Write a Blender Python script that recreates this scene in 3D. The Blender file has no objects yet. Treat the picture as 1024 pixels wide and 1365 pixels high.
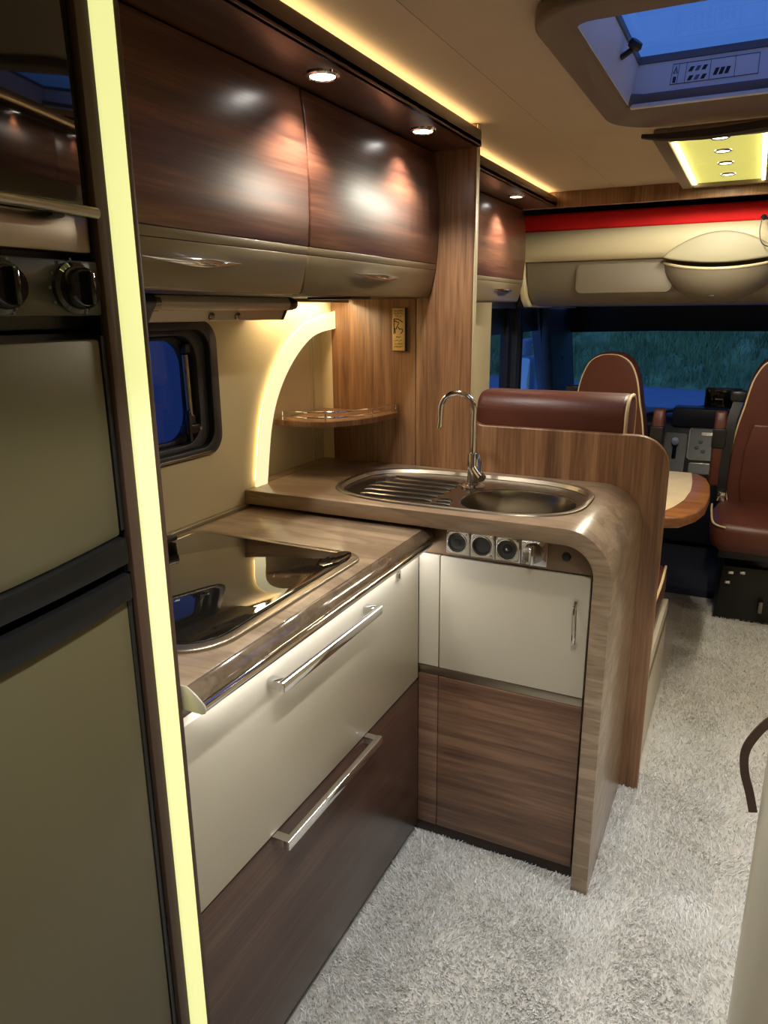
import bpy, bmesh, math, random
import numpy as np
from mathutils import Vector, Matrix
random.seed(7); rng = np.random.default_rng(7)
S = bpy.context.scene
COL = S.collection
PI = math.pi

# ------------------------------------------------------------------ camera
YAW, PITCH, ROLL, FPX = math.radians(-26.425), math.radians(-15.45), math.radians(-0.428), 968.26
CAM = Vector((0, 0, 1.45))
_f = Vector((math.sin(YAW)*math.cos(PITCH), math.cos(YAW)*math.cos(PITCH), math.sin(PITCH)))
_r = _f.cross(Vector((0, 0, 1))).normalized(); _u = _r.cross(_f)
_r, _u = _r*math.cos(ROLL) + _u*math.sin(ROLL), _u*math.cos(ROLL) - _r*math.sin(ROLL)
cam = bpy.data.objects.new('camera', bpy.data.cameras.new('camera'))
cam.data.sensor_fit = 'HORIZONTAL'; cam.data.sensor_width = 36.0; cam.data.lens = FPX/1024*36.0
cam.data.clip_start = 0.02; cam.data.clip_end = 300
cam.matrix_world = Matrix(((_r.x, _u.x, -_f.x, CAM.x), (_r.y, _u.y, -_f.y, CAM.y), (_r.z, _u.z, -_f.z, CAM.z), (0, 0, 0, 1)))
COL.objects.link(cam); S.camera = cam

def at(px, py, ax, val):
    d = _f + _r*((px-512)/FPX) - _u*((py-682.5)/FPX)
    return CAM + d*((val-CAM[ax])/d[ax])

# ------------------------------------------------------------------ world: blue hour sky
W = bpy.data.worlds.new('dusk'); S.world = W; W.use_nodes = True
nt = W.node_tree; bg = nt.nodes['Background']
tc = nt.nodes.new('ShaderNodeTexCoord'); sp = nt.nodes.new('ShaderNodeSeparateXYZ'); rp = nt.nodes.new('ShaderNodeValToRGB')
nt.links.new(tc.outputs['Generated'], sp.inputs[0]); nt.links.new(sp.outputs['Z'], rp.inputs[0]); nt.links.new(rp.outputs[0], bg.inputs[0])
rp.color_ramp.elements[0].position = 0.0; rp.color_ramp.elements[0].color = (0.06, 0.16, 0.44, 1)
rp.color_ramp.elements[1].position = 0.9; rp.color_ramp.elements[1].color = (0.03, 0.10, 0.45, 1)
bg.inputs[1].default_value = 1.7

vs = S.view_settings
vs.view_transform = 'Standard'; vs.look = 'None'; vs.gamma = 1.0; vs.use_curve_mapping = False
vs.exposure = 0.0
S.cycles.use_denoising = True
S.cycles.max_bounces = 8; S.cycles.sample_clamp_indirect = 4.0

# ------------------------------------------------------------------ materials
MATS = {}
def srgb(r, g, b):
    f = lambda c: (c/255/12.92) if c/255 <= .04045 else ((c/255+.055)/1.055)**2.4
    return (f(r), f(g), f(b), 1)
def base_mat(name):
    m = bpy.data.materials.new(name); m.use_nodes = True; MATS[name] = m
    return m, m.node_tree, m.node_tree.nodes['Principled BSDF']
def plain(name, col, rough=.5, metal=0, bump=0, bscale=200, var=0, vscale=6, coat=0, spec=.5, sheen=0):
    m, t, b = base_mat(name)
    b.inputs['Base Color'].default_value = col; b.inputs['Roughness'].default_value = rough; b.inputs['Metallic'].default_value = metal
    b.inputs['Coat Weight'].default_value = coat; b.inputs['Specular IOR Level'].default_value = spec
    if sheen: b.inputs['Sheen Weight'].default_value = sheen
    c = t.nodes.new('ShaderNodeTexCoord')
    n = t.nodes.new('ShaderNodeTexNoise'); n.inputs['Scale'].default_value = vscale; n.inputs['Detail'].default_value = 4
    t.links.new(c.outputs['Object'], n.inputs['Vector'])
    if var:
        r = t.nodes.new('ShaderNodeValToRGB')
        r.color_ramp.elements[0].position = .3; r.color_ramp.elements[1].position = .7
        r.color_ramp.elements[0].color = tuple(x*(1-var) for x in col[:3])+(1,)
        r.color_ramp.elements[1].color = tuple(min(1, x*(1+var)) for x in col[:3])+(1,)
        t.links.new(n.outputs['Fac'], r.inputs[0]); t.links.new(r.outputs[0], b.inputs['Base Color'])
    if bump:
        n2 = t.nodes.new('ShaderNodeTexNoise'); n2.inputs['Scale'].default_value = bscale; n2.inputs['Detail'].default_value = 3
        t.links.new(c.outputs['Object'], n2.inputs['Vector'])
        bp = t.nodes.new('ShaderNodeBump'); bp.inputs['Strength'].default_value = bump; bp.inputs['Distance'].default_value = .002
        t.links.new(n2.outputs['Fac'], bp.inputs['Height']); t.links.new(bp.outputs[0], b.inputs['Normal'])
    return m
def wood(name, dark, mid, light, axis, rough=.3, coat=.3, freq=26, fine=150, rot=0):
    """streaky grain running along `axis`"""
    m, t, b = base_mat(name)
    L = t.links.new
    c = t.nodes.new('ShaderNodeTexCoord'); mp = t.nodes.new('ShaderNodeMapping')
    sc = [1, 1, 1]; sc[axis] = .045
    mp.inputs['Scale'].default_value = sc; mp.inputs['Rotation'].default_value = (rot, 0, 0)
    L(c.outputs['Object'], mp.inputs[0])
    n1 = t.nodes.new('ShaderNodeTexNoise'); n1.inputs['Scale'].default_value = freq; n1.inputs['Detail'].default_value = 5; n1.inputs['Distortion'].default_value = .6
    n2 = t.nodes.new('ShaderNodeTexNoise'); n2.inputs['Scale'].default_value = fine; n2.inputs['Detail'].default_value = 6
    L(mp.outputs[0], n1.inputs['Vector']); L(mp.outputs[0], n2.inputs['Vector'])
    mx = t.nodes.new('ShaderNodeMath'); mx.operation = 'MULTIPLY_ADD'; mx.inputs[1].default_value = .45
    L(n2.outputs['Fac'], mx.inputs[0])
    m2 = t.nodes.new('ShaderNodeMath'); m2.operation = 'MULTIPLY'; m2.inputs[1].default_value = .6
    L(n1.outputs['Fac'], m2.inputs[0]); L(m2.outputs[0], mx.inputs[2])
    r = t.nodes.new('ShaderNodeValToRGB'); e = r.color_ramp.elements
    e[0].position = .36; e[0].color = dark; e[1].position = .68; e[1].color = light
    q = e.new(.52); q.color = mid
    L(mx.outputs[0], r.inputs[0]); L(r.outputs[0], b.inputs['Base Color'])
    b.inputs['Roughness'].default_value = rough; b.inputs['Coat Weight'].default_value = coat; b.inputs['Coat Roughness'].default_value = .36
    bp = t.nodes.new('ShaderNodeBump'); bp.inputs['Strength'].default_value = .08; bp.inputs['Distance'].default_value = .001
    L(n2.outputs['Fac'], bp.inputs['Height']); L(bp.outputs[0], b.inputs['Normal'])
    return m
def stone_laminate(name, rough=.28, coat=.15, k=1):
    m, t, b = base_mat(name); L = t.links.new
    c = t.nodes.new('ShaderNodeTexCoord'); mp = t.nodes.new('ShaderNodeMapping')
    mp.inputs['Rotation'].default_value = (.25, .75, .5); mp.inputs['Scale'].default_value = (.12, .5, 1.2)
    L(c.outputs['Object'], mp.inputs[0])
    n1 = t.nodes.new('ShaderNodeTexNoise'); n1.inputs['Scale'].default_value = 22; n1.inputs['Detail'].default_value = 6; n1.inputs['Distortion'].default_value = .5
    n2 = t.nodes.new('ShaderNodeTexNoise'); n2.inputs['Scale'].default_value = 130; n2.inputs['Detail'].default_value = 5
    L(mp.outputs[0], n1.inputs['Vector']); L(mp.outputs[0], n2.inputs['Vector'])
    r = t.nodes.new('ShaderNodeValToRGB'); e = r.color_ramp.elements
    e[0].position = .34; e[0].color = srgb(140, 118, 94); e[1].position = .72; e[1].color = srgb(184, 160, 132)
    q = e.new(.47); q.color = srgb(160, 138, 113); q = e.new(.50); q.color = srgb(146, 124, 100); q = e.new(.55); q.color = srgb(170, 148, 122)
    for q in e: q.color = tuple(v*k for v in q.color[:3])+(1,)
    L(n1.outputs['Fac'], r.inputs[0])
    mx = t.nodes.new('ShaderNodeMix'); mx.data_type = 'RGBA'; mx.blend_type = 'OVERLAY'; mx.inputs[0].default_value = .25
    L(r.outputs[0], mx.inputs[6]); L(n2.outputs['Fac'], mx.inputs[7]); L(mx.outputs[2], b.inputs['Base Color'])
    b.inputs['Roughness'].default_value = rough; b.inputs['Coat Weight'].default_value = coat
    return m
def emit(name, col, strength):
    m, t, b = base_mat(name)
    b.inputs['Base Color'].default_value = (0.3, 0.3, 0.27, 1)
    b.inputs['Emission Color'].default_value = col; b.inputs['Emission Strength'].default_value = strength
    b.inputs['Roughness'].default_value = .6
    return m
def glass(name, tint, refl=.12):
    m = bpy.data.materials.new(name); m.use_nodes = True; MATS[name] = m
    t = m.node_tree; t.nodes.remove(t.nodes['Principled BSDF']); o = t.nodes['Material Output']
    a = t.nodes.new('ShaderNodeBsdfTransparent'); a.inputs[0].default_value = tint
    g = t.nodes.new('ShaderNodeBsdfGlossy'); g.inputs['Roughness'].default_value = .02
    lw = t.nodes.new('ShaderNodeLayerWeight'); lw.inputs[0].default_value = .5
    pw = t.nodes.new('ShaderNodeMath'); pw.operation = 'POWER'; pw.inputs[1].default_value = 4.5; t.links.new(lw.outputs['Facing'], pw.inputs[0])
    fr = t.nodes.new('ShaderNodeMath'); fr.operation = 'MULTIPLY_ADD'; fr.inputs[1].default_value = .45; fr.inputs[2].default_value = .03; t.links.new(pw.outputs[0], fr.inputs[0])
    mx = t.nodes.new('ShaderNodeMixShader')
    t.links.new(fr.outputs[0], mx.inputs[0]); t.links.new(a.outputs[0], mx.inputs[1]); t.links.new(g.outputs[0], mx.inputs[2]); t.links.new(mx.outputs[0], o.inputs[0])
    return m

wood('walnut_cab', srgb(70, 42, 31), srgb(98, 60, 44), srgb(128, 84, 62), 1, .3, .5, 22)
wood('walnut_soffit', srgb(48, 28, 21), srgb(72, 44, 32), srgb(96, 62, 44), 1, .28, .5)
wood('walnut_v', srgb(100, 70, 47), srgb(138, 100, 69), srgb(168, 128, 91), 2, .34, .3, 24)
wood('walnut_h', srgb(82, 57, 44), srgb(116, 86, 66), srgb(146, 113, 88), 0, .4, .2, 30)
wood('walnut_drawer', srgb(64, 45, 38), srgb(84, 60, 50), srgb(104, 78, 64), 1, .3, .4, 26)
wood('table_edge', srgb(120, 72, 34), srgb(150, 94, 46), srgb(176, 116, 62), 0, .3, .4)
stone_laminate('stone')
stone_laminate('stone_gloss', .12, 1, .42)
plain('cream', srgb(203, 194, 172), .32, coat=.25, var=.02)
plain('cream_wall', srgb(220, 205, 164), .5, bump=.05, bscale=90, var=.03)
plain('niche', srgb(206, 194, 162), .55, var=.02)
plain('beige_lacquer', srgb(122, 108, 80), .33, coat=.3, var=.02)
plain('fridge', srgb(96, 89, 63), .4, metal=.15, coat=.1, bump=.03, bscale=350, var=.03)
plain('ceiling', srgb(196, 176, 148), .75, bump=.12, bscale=60, var=.03)
plain('chrome', (.82, .82, .82, 1), .07, 1)
plain('steel', srgb(150, 142, 130), .25, 1, bump=.03, bscale=400)
plain('steel_dark', srgb(92, 86, 80), .2, 1)
plain('steel_brushed', srgb(170, 160, 142), .34, 1)
plain('black', (.012, .012, .012, 1), .35)
plain('grip_black', (.008, .008, .008, 1), .3, spec=.25)
plain('black_gloss', (.006, .006, .006, 1), .05, coat=.6)
plain('oven_glass', (.006, .005, .004, 1), .04, coat=1)
plain('hob_glass', (.010, .009, .007, 1), .025, coat=1)
plain('dark_plastic', srgb(48, 48, 46), .4)
plain('control_panel', srgb(78, 76, 66), .25, metal=.4)
plain('trim_brown', srgb(78, 58, 44), .5)
plain('plinth', srgb(50, 38, 32), .5)
plain('fascia_brown', srgb(120, 96, 70), .4)
plain('leather', srgb(92, 47, 33), .42, bump=.25, bscale=180, var=.12, vscale=9)
plain('piping', srgb(222, 200, 156), .55)
plain('carpet_base', srgb(196, 192, 184), .95, var=.1, vscale=30)
plain('cab_floor', srgb(38, 38, 40), .8, bump=.2, bscale=120, var=.15, vscale=30)
plain('dash', srgb(34, 34, 36), .5, bump=.1, bscale=300)
plain('dash_grey', srgb(56, 56, 56), .5)
plain('socket_black', srgb(62, 60, 58), .45)
plain('red_fabric', srgb(232, 24, 24), .85, bump=.2, bscale=80, var=.1)
plain('dark_fabric', srgb(50, 42, 34), .9, bump=.2, bscale=250)
plain('taupe', srgb(120, 110, 92), .55, var=.03)
plain('housing', srgb(214, 202, 164), .42, coat=.2)
plain('bowl_cream', srgb(168, 160, 130), .5)
plain('hood_silver', srgb(176, 166, 146), .32, metal=.45)
plain('frame_dark', srgb(40, 40, 44), .4)
plain('white_plastic', srgb(214, 214, 216), .4)
plain('grey_plastic', srgb(92, 98, 110), .5)
plain('hatch_trim', srgb(112, 94, 76), .45)
plain('rubber', (.01, .01, .012, 1), .6)
plain('sign_face', srgb(214, 182, 112), .6, var=.12, vscale=60)
plain('ink', srgb(48, 36, 24), .7)
plain('table_top', srgb(222, 200, 160), .4, var=.06, vscale=14)
plain('strap', srgb(74, 54, 42), .5, bump=.2, bscale=120)
plain('asphalt', srgb(150, 152, 158), .9, bump=.3, bscale=30, var=.08, vscale=2)
plain('grass', srgb(158, 172, 104), .9, var=.4, vscale=1.2)
plain('bush', srgb(110, 134, 74), .9, var=.4, vscale=2.5)
plain('body_white', srgb(190, 190, 195), .4)
glass('pane', (.55, .62, .75, 1)); glass('pane_clear', (.86, .88, .9, 1)); glass('pane_dark', (.55, .5, .55, 1))
emit('led_column', (.93, .92, .36, 1), .92)
emit('led_warm', (1.0, .68, .33, 1), 11.0)
emit('led_arc', (1.0, .84, .46, 1), 1.05)
emit('led_halo', (1.0, .64, .26, 1), 5.0)
emit('led_added', (1.0, .74, .42, 1), 36.0)
emit('led_cool', (.95, .96, 1.0, 1), 27.0)
emit('led_yellow', (1.0, .93, .45, 1), 9.0)
emit('lamp_panel', (1.0, .96, .22, 1), .5)
MATS['lamp_panel'].node_tree.nodes['Principled BSDF'].inputs['Base Color'].default_value = (.7, .68, .25, 1)
emit('lens', (1.0, .95, .88, 1), 14.0)
emit('lens_small', (1.0, .97, .85, 1), 5.0)
M = MATS

# ------------------------------------------------------------------ builders
def set_tags(o, label=None, cat=None, group=None, kind=None):
    if label: o['label'] = label
    if cat: o['category'] = cat
    if group: o['group'] = group
    if kind: o['kind'] = kind
    return o
def thing(name, label, cat, loc=(0, 0, 0), rotz=0, group=None, kind=None):
    o = bpy.data.objects.new(name, None); COL.objects.link(o); o.empty_display_size = .05
    o.location = loc; o.rotation_euler = (0, 0, rotz)
    return set_tags(o, label, cat, group, kind)
def root_loc(o):
    v = Vector((0, 0, 0))
    while o: v += o.location; o = o.parent
    return v
def finish(name, bm, mat, parent=None, smooth=True, local=False, angle=35):
    bmesh.ops.recalc_face_normals(bm, faces=bm.faces[:])
    me = bpy.data.meshes.new(name); bm.to_mesh(me); bm.free()
    return finish_me(name, me, mat, parent, smooth, local, angle)
def finish_me(name, me, mat, parent=None, smooth=True, local=False, angle=35):
    o = bpy.data.objects.new(name, me); COL.objects.link(o)
    me.materials.append(M[mat] if isinstance(mat, str) else mat)
    if parent:
        o.parent = parent
        if not local: me.transform(Matrix.Translation(-root_loc(parent)))
    else:
        co = np.empty(len(me.vertices)*3); me.vertices.foreach_get('co', co); co = co.reshape(-1, 3)
        lo, hi = co.min(0), co.max(0); b = Vector(((lo[0]+hi[0])/2, (lo[1]+hi[1])/2, lo[2]))
        me.transform(Matrix.Translation(-b)); o.location = b
    if smooth:
        me.shade_smooth()
        try: me.set_sharp_from_angle(angle=math.radians(angle))
        except Exception: pass
    return o
def bevel_sharp(bm, w, seg=2, ang=40, only=None):
    ed = [e for e in bm.edges if len(e.link_faces) == 2 and e.calc_face_angle(0) > math.radians(ang) and (only is None or only(e))]
    if w > 0 and ed: bmesh.ops.bevel(bm, geom=ed, offset=w, segments=seg, profile=.5, affect='EDGES', clamp_overlap=True)
def bm_box(x0, x1, y0, y1, z0, z1, bm=None):
    bm = bm or bmesh.new()
    v = [bm.verts.new(p) for p in ((x0,y0,z0),(x1,y0,z0),(x1,y1,z0),(x0,y1,z0),(x0,y0,z1),(x1,y0,z1),(x1,y1,z1),(x0,y1,z1))]
    for f in ((0,3,2,1),(4,5,6,7),(0,1,5,4),(1,2,6,5),(2,3,7,6),(3,0,4,7)): bm.faces.new([v[i] for i in f])
    return bm
def box(name, x0, x1, y0, y1, z0, z1, mat, parent=None, bev=.002, seg=2, **k):
    bm = bm_box(x0, x1, y0, y1, z0, z1); bmesh.ops.recalc_face_normals(bm, faces=bm.faces[:])
    bevel_sharp(bm, bev, seg)
    return finish(name, bm, mat, parent, **k)
AX = {0: lambda a, b, c: (c, a, b), 1: lambda a, b, c: (a, c, b), 2: lambda a, b, c: (a, b, c)}
def bm_prism(outer, ax, c0, c1, holes=(), bev=0, seg=2, ang=40):
    """polygon (a,b) in the plane normal to ax, extruded from c0 to c1; holes allowed"""
    bm = bmesh.new(); F = AX[ax]
    if not holes:
        v = [bm.verts.new(F(a, b, c0)) for a, b in outer]; bm.faces.new(v)
    else:
        ed = []
        for lp in (outer, *holes):
            v = [bm.verts.new(F(a, b, c0)) for a, b in lp]
            ed += [bm.edges.new((v[i], v[(i+1) % len(v)])) for i in range(len(v))]
        nv = [0, 0, 0]; nv[ax] = 1
        bmesh.ops.triangle_fill(bm, edges=ed, use_beauty=True, normal=nv)
        bmesh.ops.dissolve_limit(bm, angle_limit=.01, verts=bm.verts[:], edges=[e for e in bm.edges if len(e.link_faces) == 2])
    r = bmesh.ops.extrude_face_region(bm, geom=bm.faces[:])
    d = [0, 0, 0]; d[ax] = c1-c0
    bmesh.ops.translate(bm, vec=d, verts=[g for g in r['geom'] if isinstance(g, bmesh.types.BMVert)])
    bmesh.ops.recalc_face_normals(bm, faces=bm.faces[:])
    if bev: bevel_sharp(bm, bev, seg, ang)
    return bm
def prism(name, outer, ax, c0, c1, mat, parent=None, holes=(), bev=0, seg=2, ang=40, **k):
    return finish(name, bm_prism(outer, ax, c0, c1, holes, bev, seg, ang), mat, parent, **k)
def rrect(a0, a1, b0, b1, r, n=6):
    rs = r if isinstance(r, (list, tuple)) else [r]*4   # corners: (a1,b1),(a0,b1),(a0,b0),(a1,b0)
    pts = []
    for (ca, cb, s, rr) in ((a1, b1, 0, rs[0]), (a0, b1, 1, rs[1]), (a0, b0, 2, rs[2]), (a1, b0, 3, rs[3])):
        sx = -1 if s in (0, 3) else 1; sy = -1 if s in (0, 1) else 1
        for i in range(n+1):
            t = s*PI/2 + i/n*PI/2
            pts.append((ca+sx*rr+rr*math.cos(t), cb+sy*rr+rr*math.sin(t)))
    return pts
def superell(ca, cb, ra, rb, n=2.6, k=48):
    p = []
    for i in range(k):
        t = 2*PI*i/k; c, s = math.cos(t), math.sin(t)
        p.append((ca+ra*math.copysign(abs(c)**(2/n), c), cb+rb*math.copysign(abs(s)**(2/n), s)))
    return p
def spline(pts, n=6, closed=False):
    P = [Vector(p) for p in pts]; out = []; N = len(P)
    for i in range(N if closed else N-1):
        g = lambda j: P[j % N] if closed else P[max(0, min(N-1, j))]
        a, b, c, d = g(i-1), g(i), g(i+1), g(i+2)
        for k in range(n):
            t = k/n
            out.append(.5*((2*b)+(c-a)*t+(2*a-5*b+4*c-d)*t*t+(3*b-a-3*c+d)*t**3))
    if not closed: out.append(P[-1])
    return out
def bm_sweep(pts, prof, closed=False, bm=None, up=Vector((0, 0, 1)), scale=None):
    """sweep closed 2D profile (list of (u,v)) along pts"""
    bm = bm or bmesh.new(); P = [Vector(p) for p in pts]; N = len(P); rings = []; prev = None
    for i in range(N):
        a = P[i-1] if (i or closed) else P[0]; b = P[(i+1) % N] if (i < N-1 or closed) else P[-1]
        t = (b-a).normalized()
        if prev is None:
            x = t.cross(up)
            if x.length < 1e-3: x = t.cross(Vector((1, 0, 0)))
            x.normalize()
        else:
            x = (prev - t*prev.dot(t)).normalized()
        prev = x; y = x.cross(t); s = scale[i] if scale else 1
        rings.append([bm.verts.new(P[i]+x*(u*s)+y*(v*s)) for u, v in prof])
    K = len(prof)
    for i in range(N if closed else N-1):
        A, B = rings[i], rings[(i+1) % N]
        for k in range(K): bm.faces.new((A[k], A[(k+1) % K], B[(k+1) % K], B[k]))
    if not closed:
        bm.faces.new(rings[0][::-1]); bm.faces.new(rings[-1])
    return bm
def circ(r, n=10, ry=None): return [(r*math.cos(2*PI*i/n), (ry or r)*math.sin(2*PI*i/n)) for i in range(n)]
def tube(name, pts, r, mat, parent=None, n=10, closed=False, scale=None, **k):
    return finish(name, bm_sweep(pts, circ(r, n), closed, scale=scale), mat, parent, **k)
def bm_lathe(prof, c=(0, 0, 0), axis=(0, 0, 1), n=28, bm=None, caps=True):
    """prof = [(radius, height)...] along axis from c"""
    bm = bm or bmesh.new(); Q = Vector((0, 0, 1)).rotation_difference(Vector(axis).normalized()); c = Vector(c); rings = []
    for r, h in prof:
        if r < 1e-6: rings.append([bm.verts.new(c+Q@Vector((0, 0, h)))])
        else: rings.append([bm.verts.new(c+Q@Vector((r*math.cos(2*PI*i/n), r*math.sin(2*PI*i/n), h))) for i in range(n)])
    for A, B in zip(rings, rings[1:]):
        if len(A) == 1 and len(B) == 1: continue
        for i in range(n):
            j = (i+1) % n
            if len(A) == 1: bm.faces.new((A[0], B[i], B[j]))
            elif len(B) == 1: bm.faces.new((A[i], A[j], B[0]))
            else: bm.faces.new((A[i], A[j], B[j], B[i]))
    for R_, rev in ((rings[0], True), (rings[-1], False)):
        if len(R_) > 1 and caps: bm.faces.new(R_[::-1] if rev else R_)
    return bm
def lathe(name, prof, c, mat, parent=None, axis=(0, 0, 1), n=28, caps=True, **k):
    return finish(name, bm_lathe(prof, c, axis, n, None, caps), mat, parent, **k)
def spot_lamp(parent, c, energy, size=110, blend=.6, col=(1, .93, .84), rad=.02, d=(0, 0, -1)):
    l = bpy.data.lights.new('lamp_light', 'SPOT'); l.energy = energy; l.spot_size = math.radians(size); l.spot_blend = blend
    l.color = col; l.shadow_soft_size = rad
    o = bpy.data.objects.new('lamp_light', l); COL.objects.link(o); o.parent = parent
    o.location = Vector(c)-root_loc(parent); o.rotation_euler = Vector(d).to_track_quat('-Z', 'Y').to_euler()
    return o
def struct(o, label, cat): return set_tags(o, label, cat, kind='structure')

# ------------------------------------------------------------------ key planes
WX = -1.232      # left wall face
BY = 2.105       # wooden divider face behind the sink
CZ = 1.95        # ceiling
FX = -.713       # drawer and fridge front plane
PY = 1.64        # peninsula door plane
RW = .83         # right wall
HZ, SZ = .92, .97   # hob worktop, sink worktop

# ------------------------------------------------------------------ shell
o = box('floor', WX-.04, RW+.04, -1.05, 3.9, -.06, -.002, 'carpet_base', bev=0)
struct(o, 'pale shag carpet floor of the motorhome aisle', 'floor'); FLOOR = o
struct(box('floor_cab', -1.4, 1.0, 3.9, 6.2, -.12, -.03, 'cab_floor', bev=0), 'dark lowered floor of the driver cab', 'floor')
# outer skin of left wall, window openings
win = rrect(.86, 1.512, 1.098, 1.428, .05)
o = prism('wall_left', [(-1.05, 0), (3.75, 0), (3.75, CZ+.08), (-1.05, CZ+.08)], 0, WX-.10, WX-.042, 'niche', holes=[rrect(.87, 1.50, 1.105, 1.42, .05)])
struct(o, 'cream side wall behind the kitchen with a window', 'wall'); WL = o
arc_o = [at(x, y, 0, WX) for x, y in ((337,641),(341.6,567.5),(353,512),(374,462),(403,430),(440.7,414.6))]
arc_i = [at(x, y, 0, WX) for x, y in ((354,632),(359,567.5),(371,518),(391.5,477),(415,450),(440.7,441.5))]
arc_o[0].z = arc_i[0].z = SZ+.001; arc_o[0].y -= .004; arc_i[0].y -= .005
arc_o[-1].y = arc_i[-1].y = BY-.001
arc_i = [p.lerp(q_, .14) for p, q_ in zip(arc_i, arc_o)]
ao = [(p.y, p.z) for p in spline(arc_o, 7)]; ai = [(p.y, p.z) for p in spline(arc_i, 7)]
niche = [(a-.012, b+.006) for a, b in ai[:-1]] + [(BY-.0005, ai[-1][1]+.006), (BY-.0005, SZ-.03), (ai[0][0]-.012, SZ-.03)]
o = prism('wall_lining', [(-1.05, 0), (BY, 0), (BY, CZ), (-1.05, CZ)], 0, WX-.042, WX, 'cream_wall', WL, holes=[win, niche])
o = prism('wall_lining', [(BY+.03, 0), (3.75, 0), (3.75, CZ), (BY+.03, CZ)], 0, WX-.042, WX, 'cream_wall', WL)
# niche back panel joint strip (vertical ribs of the corner profile)
for yy in (2.035, 2.05):
    box('corner_rib', WX-.0418, WX-.038, yy, yy+.006, SZ, 1.372, 'niche', WL, bev=.001)
struct(prism('wall_right', [(-1.05, 0), (3.9, 0), (3.9, CZ+.08), (-1.05, CZ+.08)], 0, RW, RW+.05, 'cream_wall'), 'cream wall opposite the kitchen', 'wall')
struct(box('wall_rear', WX-.10, RW+.05, -1.1, -1.05, 0, CZ+.08, 'walnut_v', bev=0), 'wooden rear bulkhead behind the viewer', 'wall')
HX0, HX1, HY0, HY1 = -.405, .235, 1.32, 2.25
o = prism('ceiling', [(WX-.1, -1.1), (RW+.05, -1.1), (RW+.05, 3.46), (WX-.1, 3.46)], 2, CZ, CZ+.07, 'ceiling', holes=[rrect(HX0+.045, HX1-.045, HY0+.045, HY1-.07, .05)])
struct(o, 'beige fabric ceiling panel with faint seams', 'ceiling'); CEIL = o
for xx in (-.60, .40):
    box('ceiling_seam', xx, xx+.004, -1.0, 3.42, CZ-.0012, CZ+.0005, 'ceiling', CEIL, bev=0)

# ---- wooden divider with post and low partition
seam_x = at(553.6, 600, 1, BY).x
post_x = -.751
fil = [(post_x+.045-.045*math.cos(t), 1.158-.045*math.sin(t)) for t in [i/6*PI/2 for i in range(7)]]
cor = [(-.258+.09*math.sin(t), 1.022+.09*math.cos(t)) for t in [i/8*PI/2 for i in range(9)]]
poly = [(seam_x+.0008, 0), (-.168, 0)] + cor[::-1] + fil[::-1] + [(post_x, CZ-.001), (seam_x+.0008, CZ-.001)]
o = thing('wall_divider', 'walnut room divider behind the sink with tall post and low rounded wing', 'wall', ((-1.28-.168)/2, BY+.012, 0), kind='structure')
DIV = o
prism('post_board', poly, 1, BY, BY+.026, 'walnut_v', DIV, bev=.004, seg=3)
prism('splash_board', [(WX-.0415, 0), (seam_x-.0008, 0), (seam_x-.0008, CZ-.001), (WX-.0415, CZ-.001)], 1, BY, BY+.026, 'walnut_v', DIV, bev=.0008)
box('edge_strip', post_x+.0005, post_x+.004, BY+.001, BY+.025, 1.17, CZ-.002, 'housing', DIV, bev=.001)

# ------------------------------------------------------------------ kitchen window
wn = thing('window_1', 'small dark kitchen window with rounded aluminium frame beside the stove', 'window', (WX, 1.19, 1.1), kind='structure')
prism('window_frame', rrect(.858, 1.516, 1.094, 1.432, .055, 8), 0, WX-.036, WX+.006, 'frame_dark', wn, holes=[rrect(.885, 1.485, 1.116, 1.41, .05, 8)], bev=.003)
prism('reveal', rrect(.885, 1.485, 1.116, 1.41, .05, 8), 0, WX-.046, WX-.010, 'dash_grey', wn, holes=[rrect(.90, 1.452, 1.13, 1.397, .06, 8)], bev=.003)
prism('seal', rrect(.90, 1.452, 1.13, 1.397, .06, 8), 0, WX-.046, WX-.030, 'rubber', wn, holes=[rrect(.912, 1.425, 1.142, 1.386, .065, 8)], bev=.004)
prism('pane', rrect(.89, 1.48, 1.12, 1.405, .05, 8), 0, WX-.054, WX-.048, 'pane_dark', wn)
box('sill_rail', WX-.03, WX+.010, .90, 1.47, 1.098, 1.106, 'steel', wn, bev=.002)
s = tube('stay', [(WX-.022, 1.428, 1.20), (WX-.022, 1.424, 1.35)], .008, 'steel', wn, 12)
for zz in (1.365, 1.19): box('stay_end', WX-.032, WX-.012, 1.417, 1.437, zz-.012, zz+.012, 'black', wn, bev=.004)
lt = box('latch', WX-.034, WX-.010, 1.398, 1.450, 1.155, 1.178, 'black', wn, bev=.005)
box('latch_lever', WX-.018, WX-.004, 1.402, 1.414, 1.135, 1.215, 'black', lt, bev=.004)
for yy in (1.41, 1.447): lathe('screw', [(.0045, 0), (.0045, .003), (0, .0035)], (WX-.010, yy, 1.166), 'chrome', lt, (1, 0, 0), 10)

# ------------------------------------------------------------------ arc wall light
al = thing('arc_wall_light', 'quarter-arch cream light band glowing on the kitchen wall', 'wall light', (WX, 1.87, SZ))
prism('light_band', ao + ai[::-1], 0, WX+.010, WX+.016, 'led_arc', al)
mixp = lambda k: [(a*(1-k)+c*k, b*(1-k)+d*k) for (a, b), (c, d) in zip(ao[1:-2], ai[1:-2])]
prism('halo_strip', mixp(.2) + mixp(.5)[::-1], 0, WX+.0005, WX+.010, 'led_halo', al)

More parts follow.
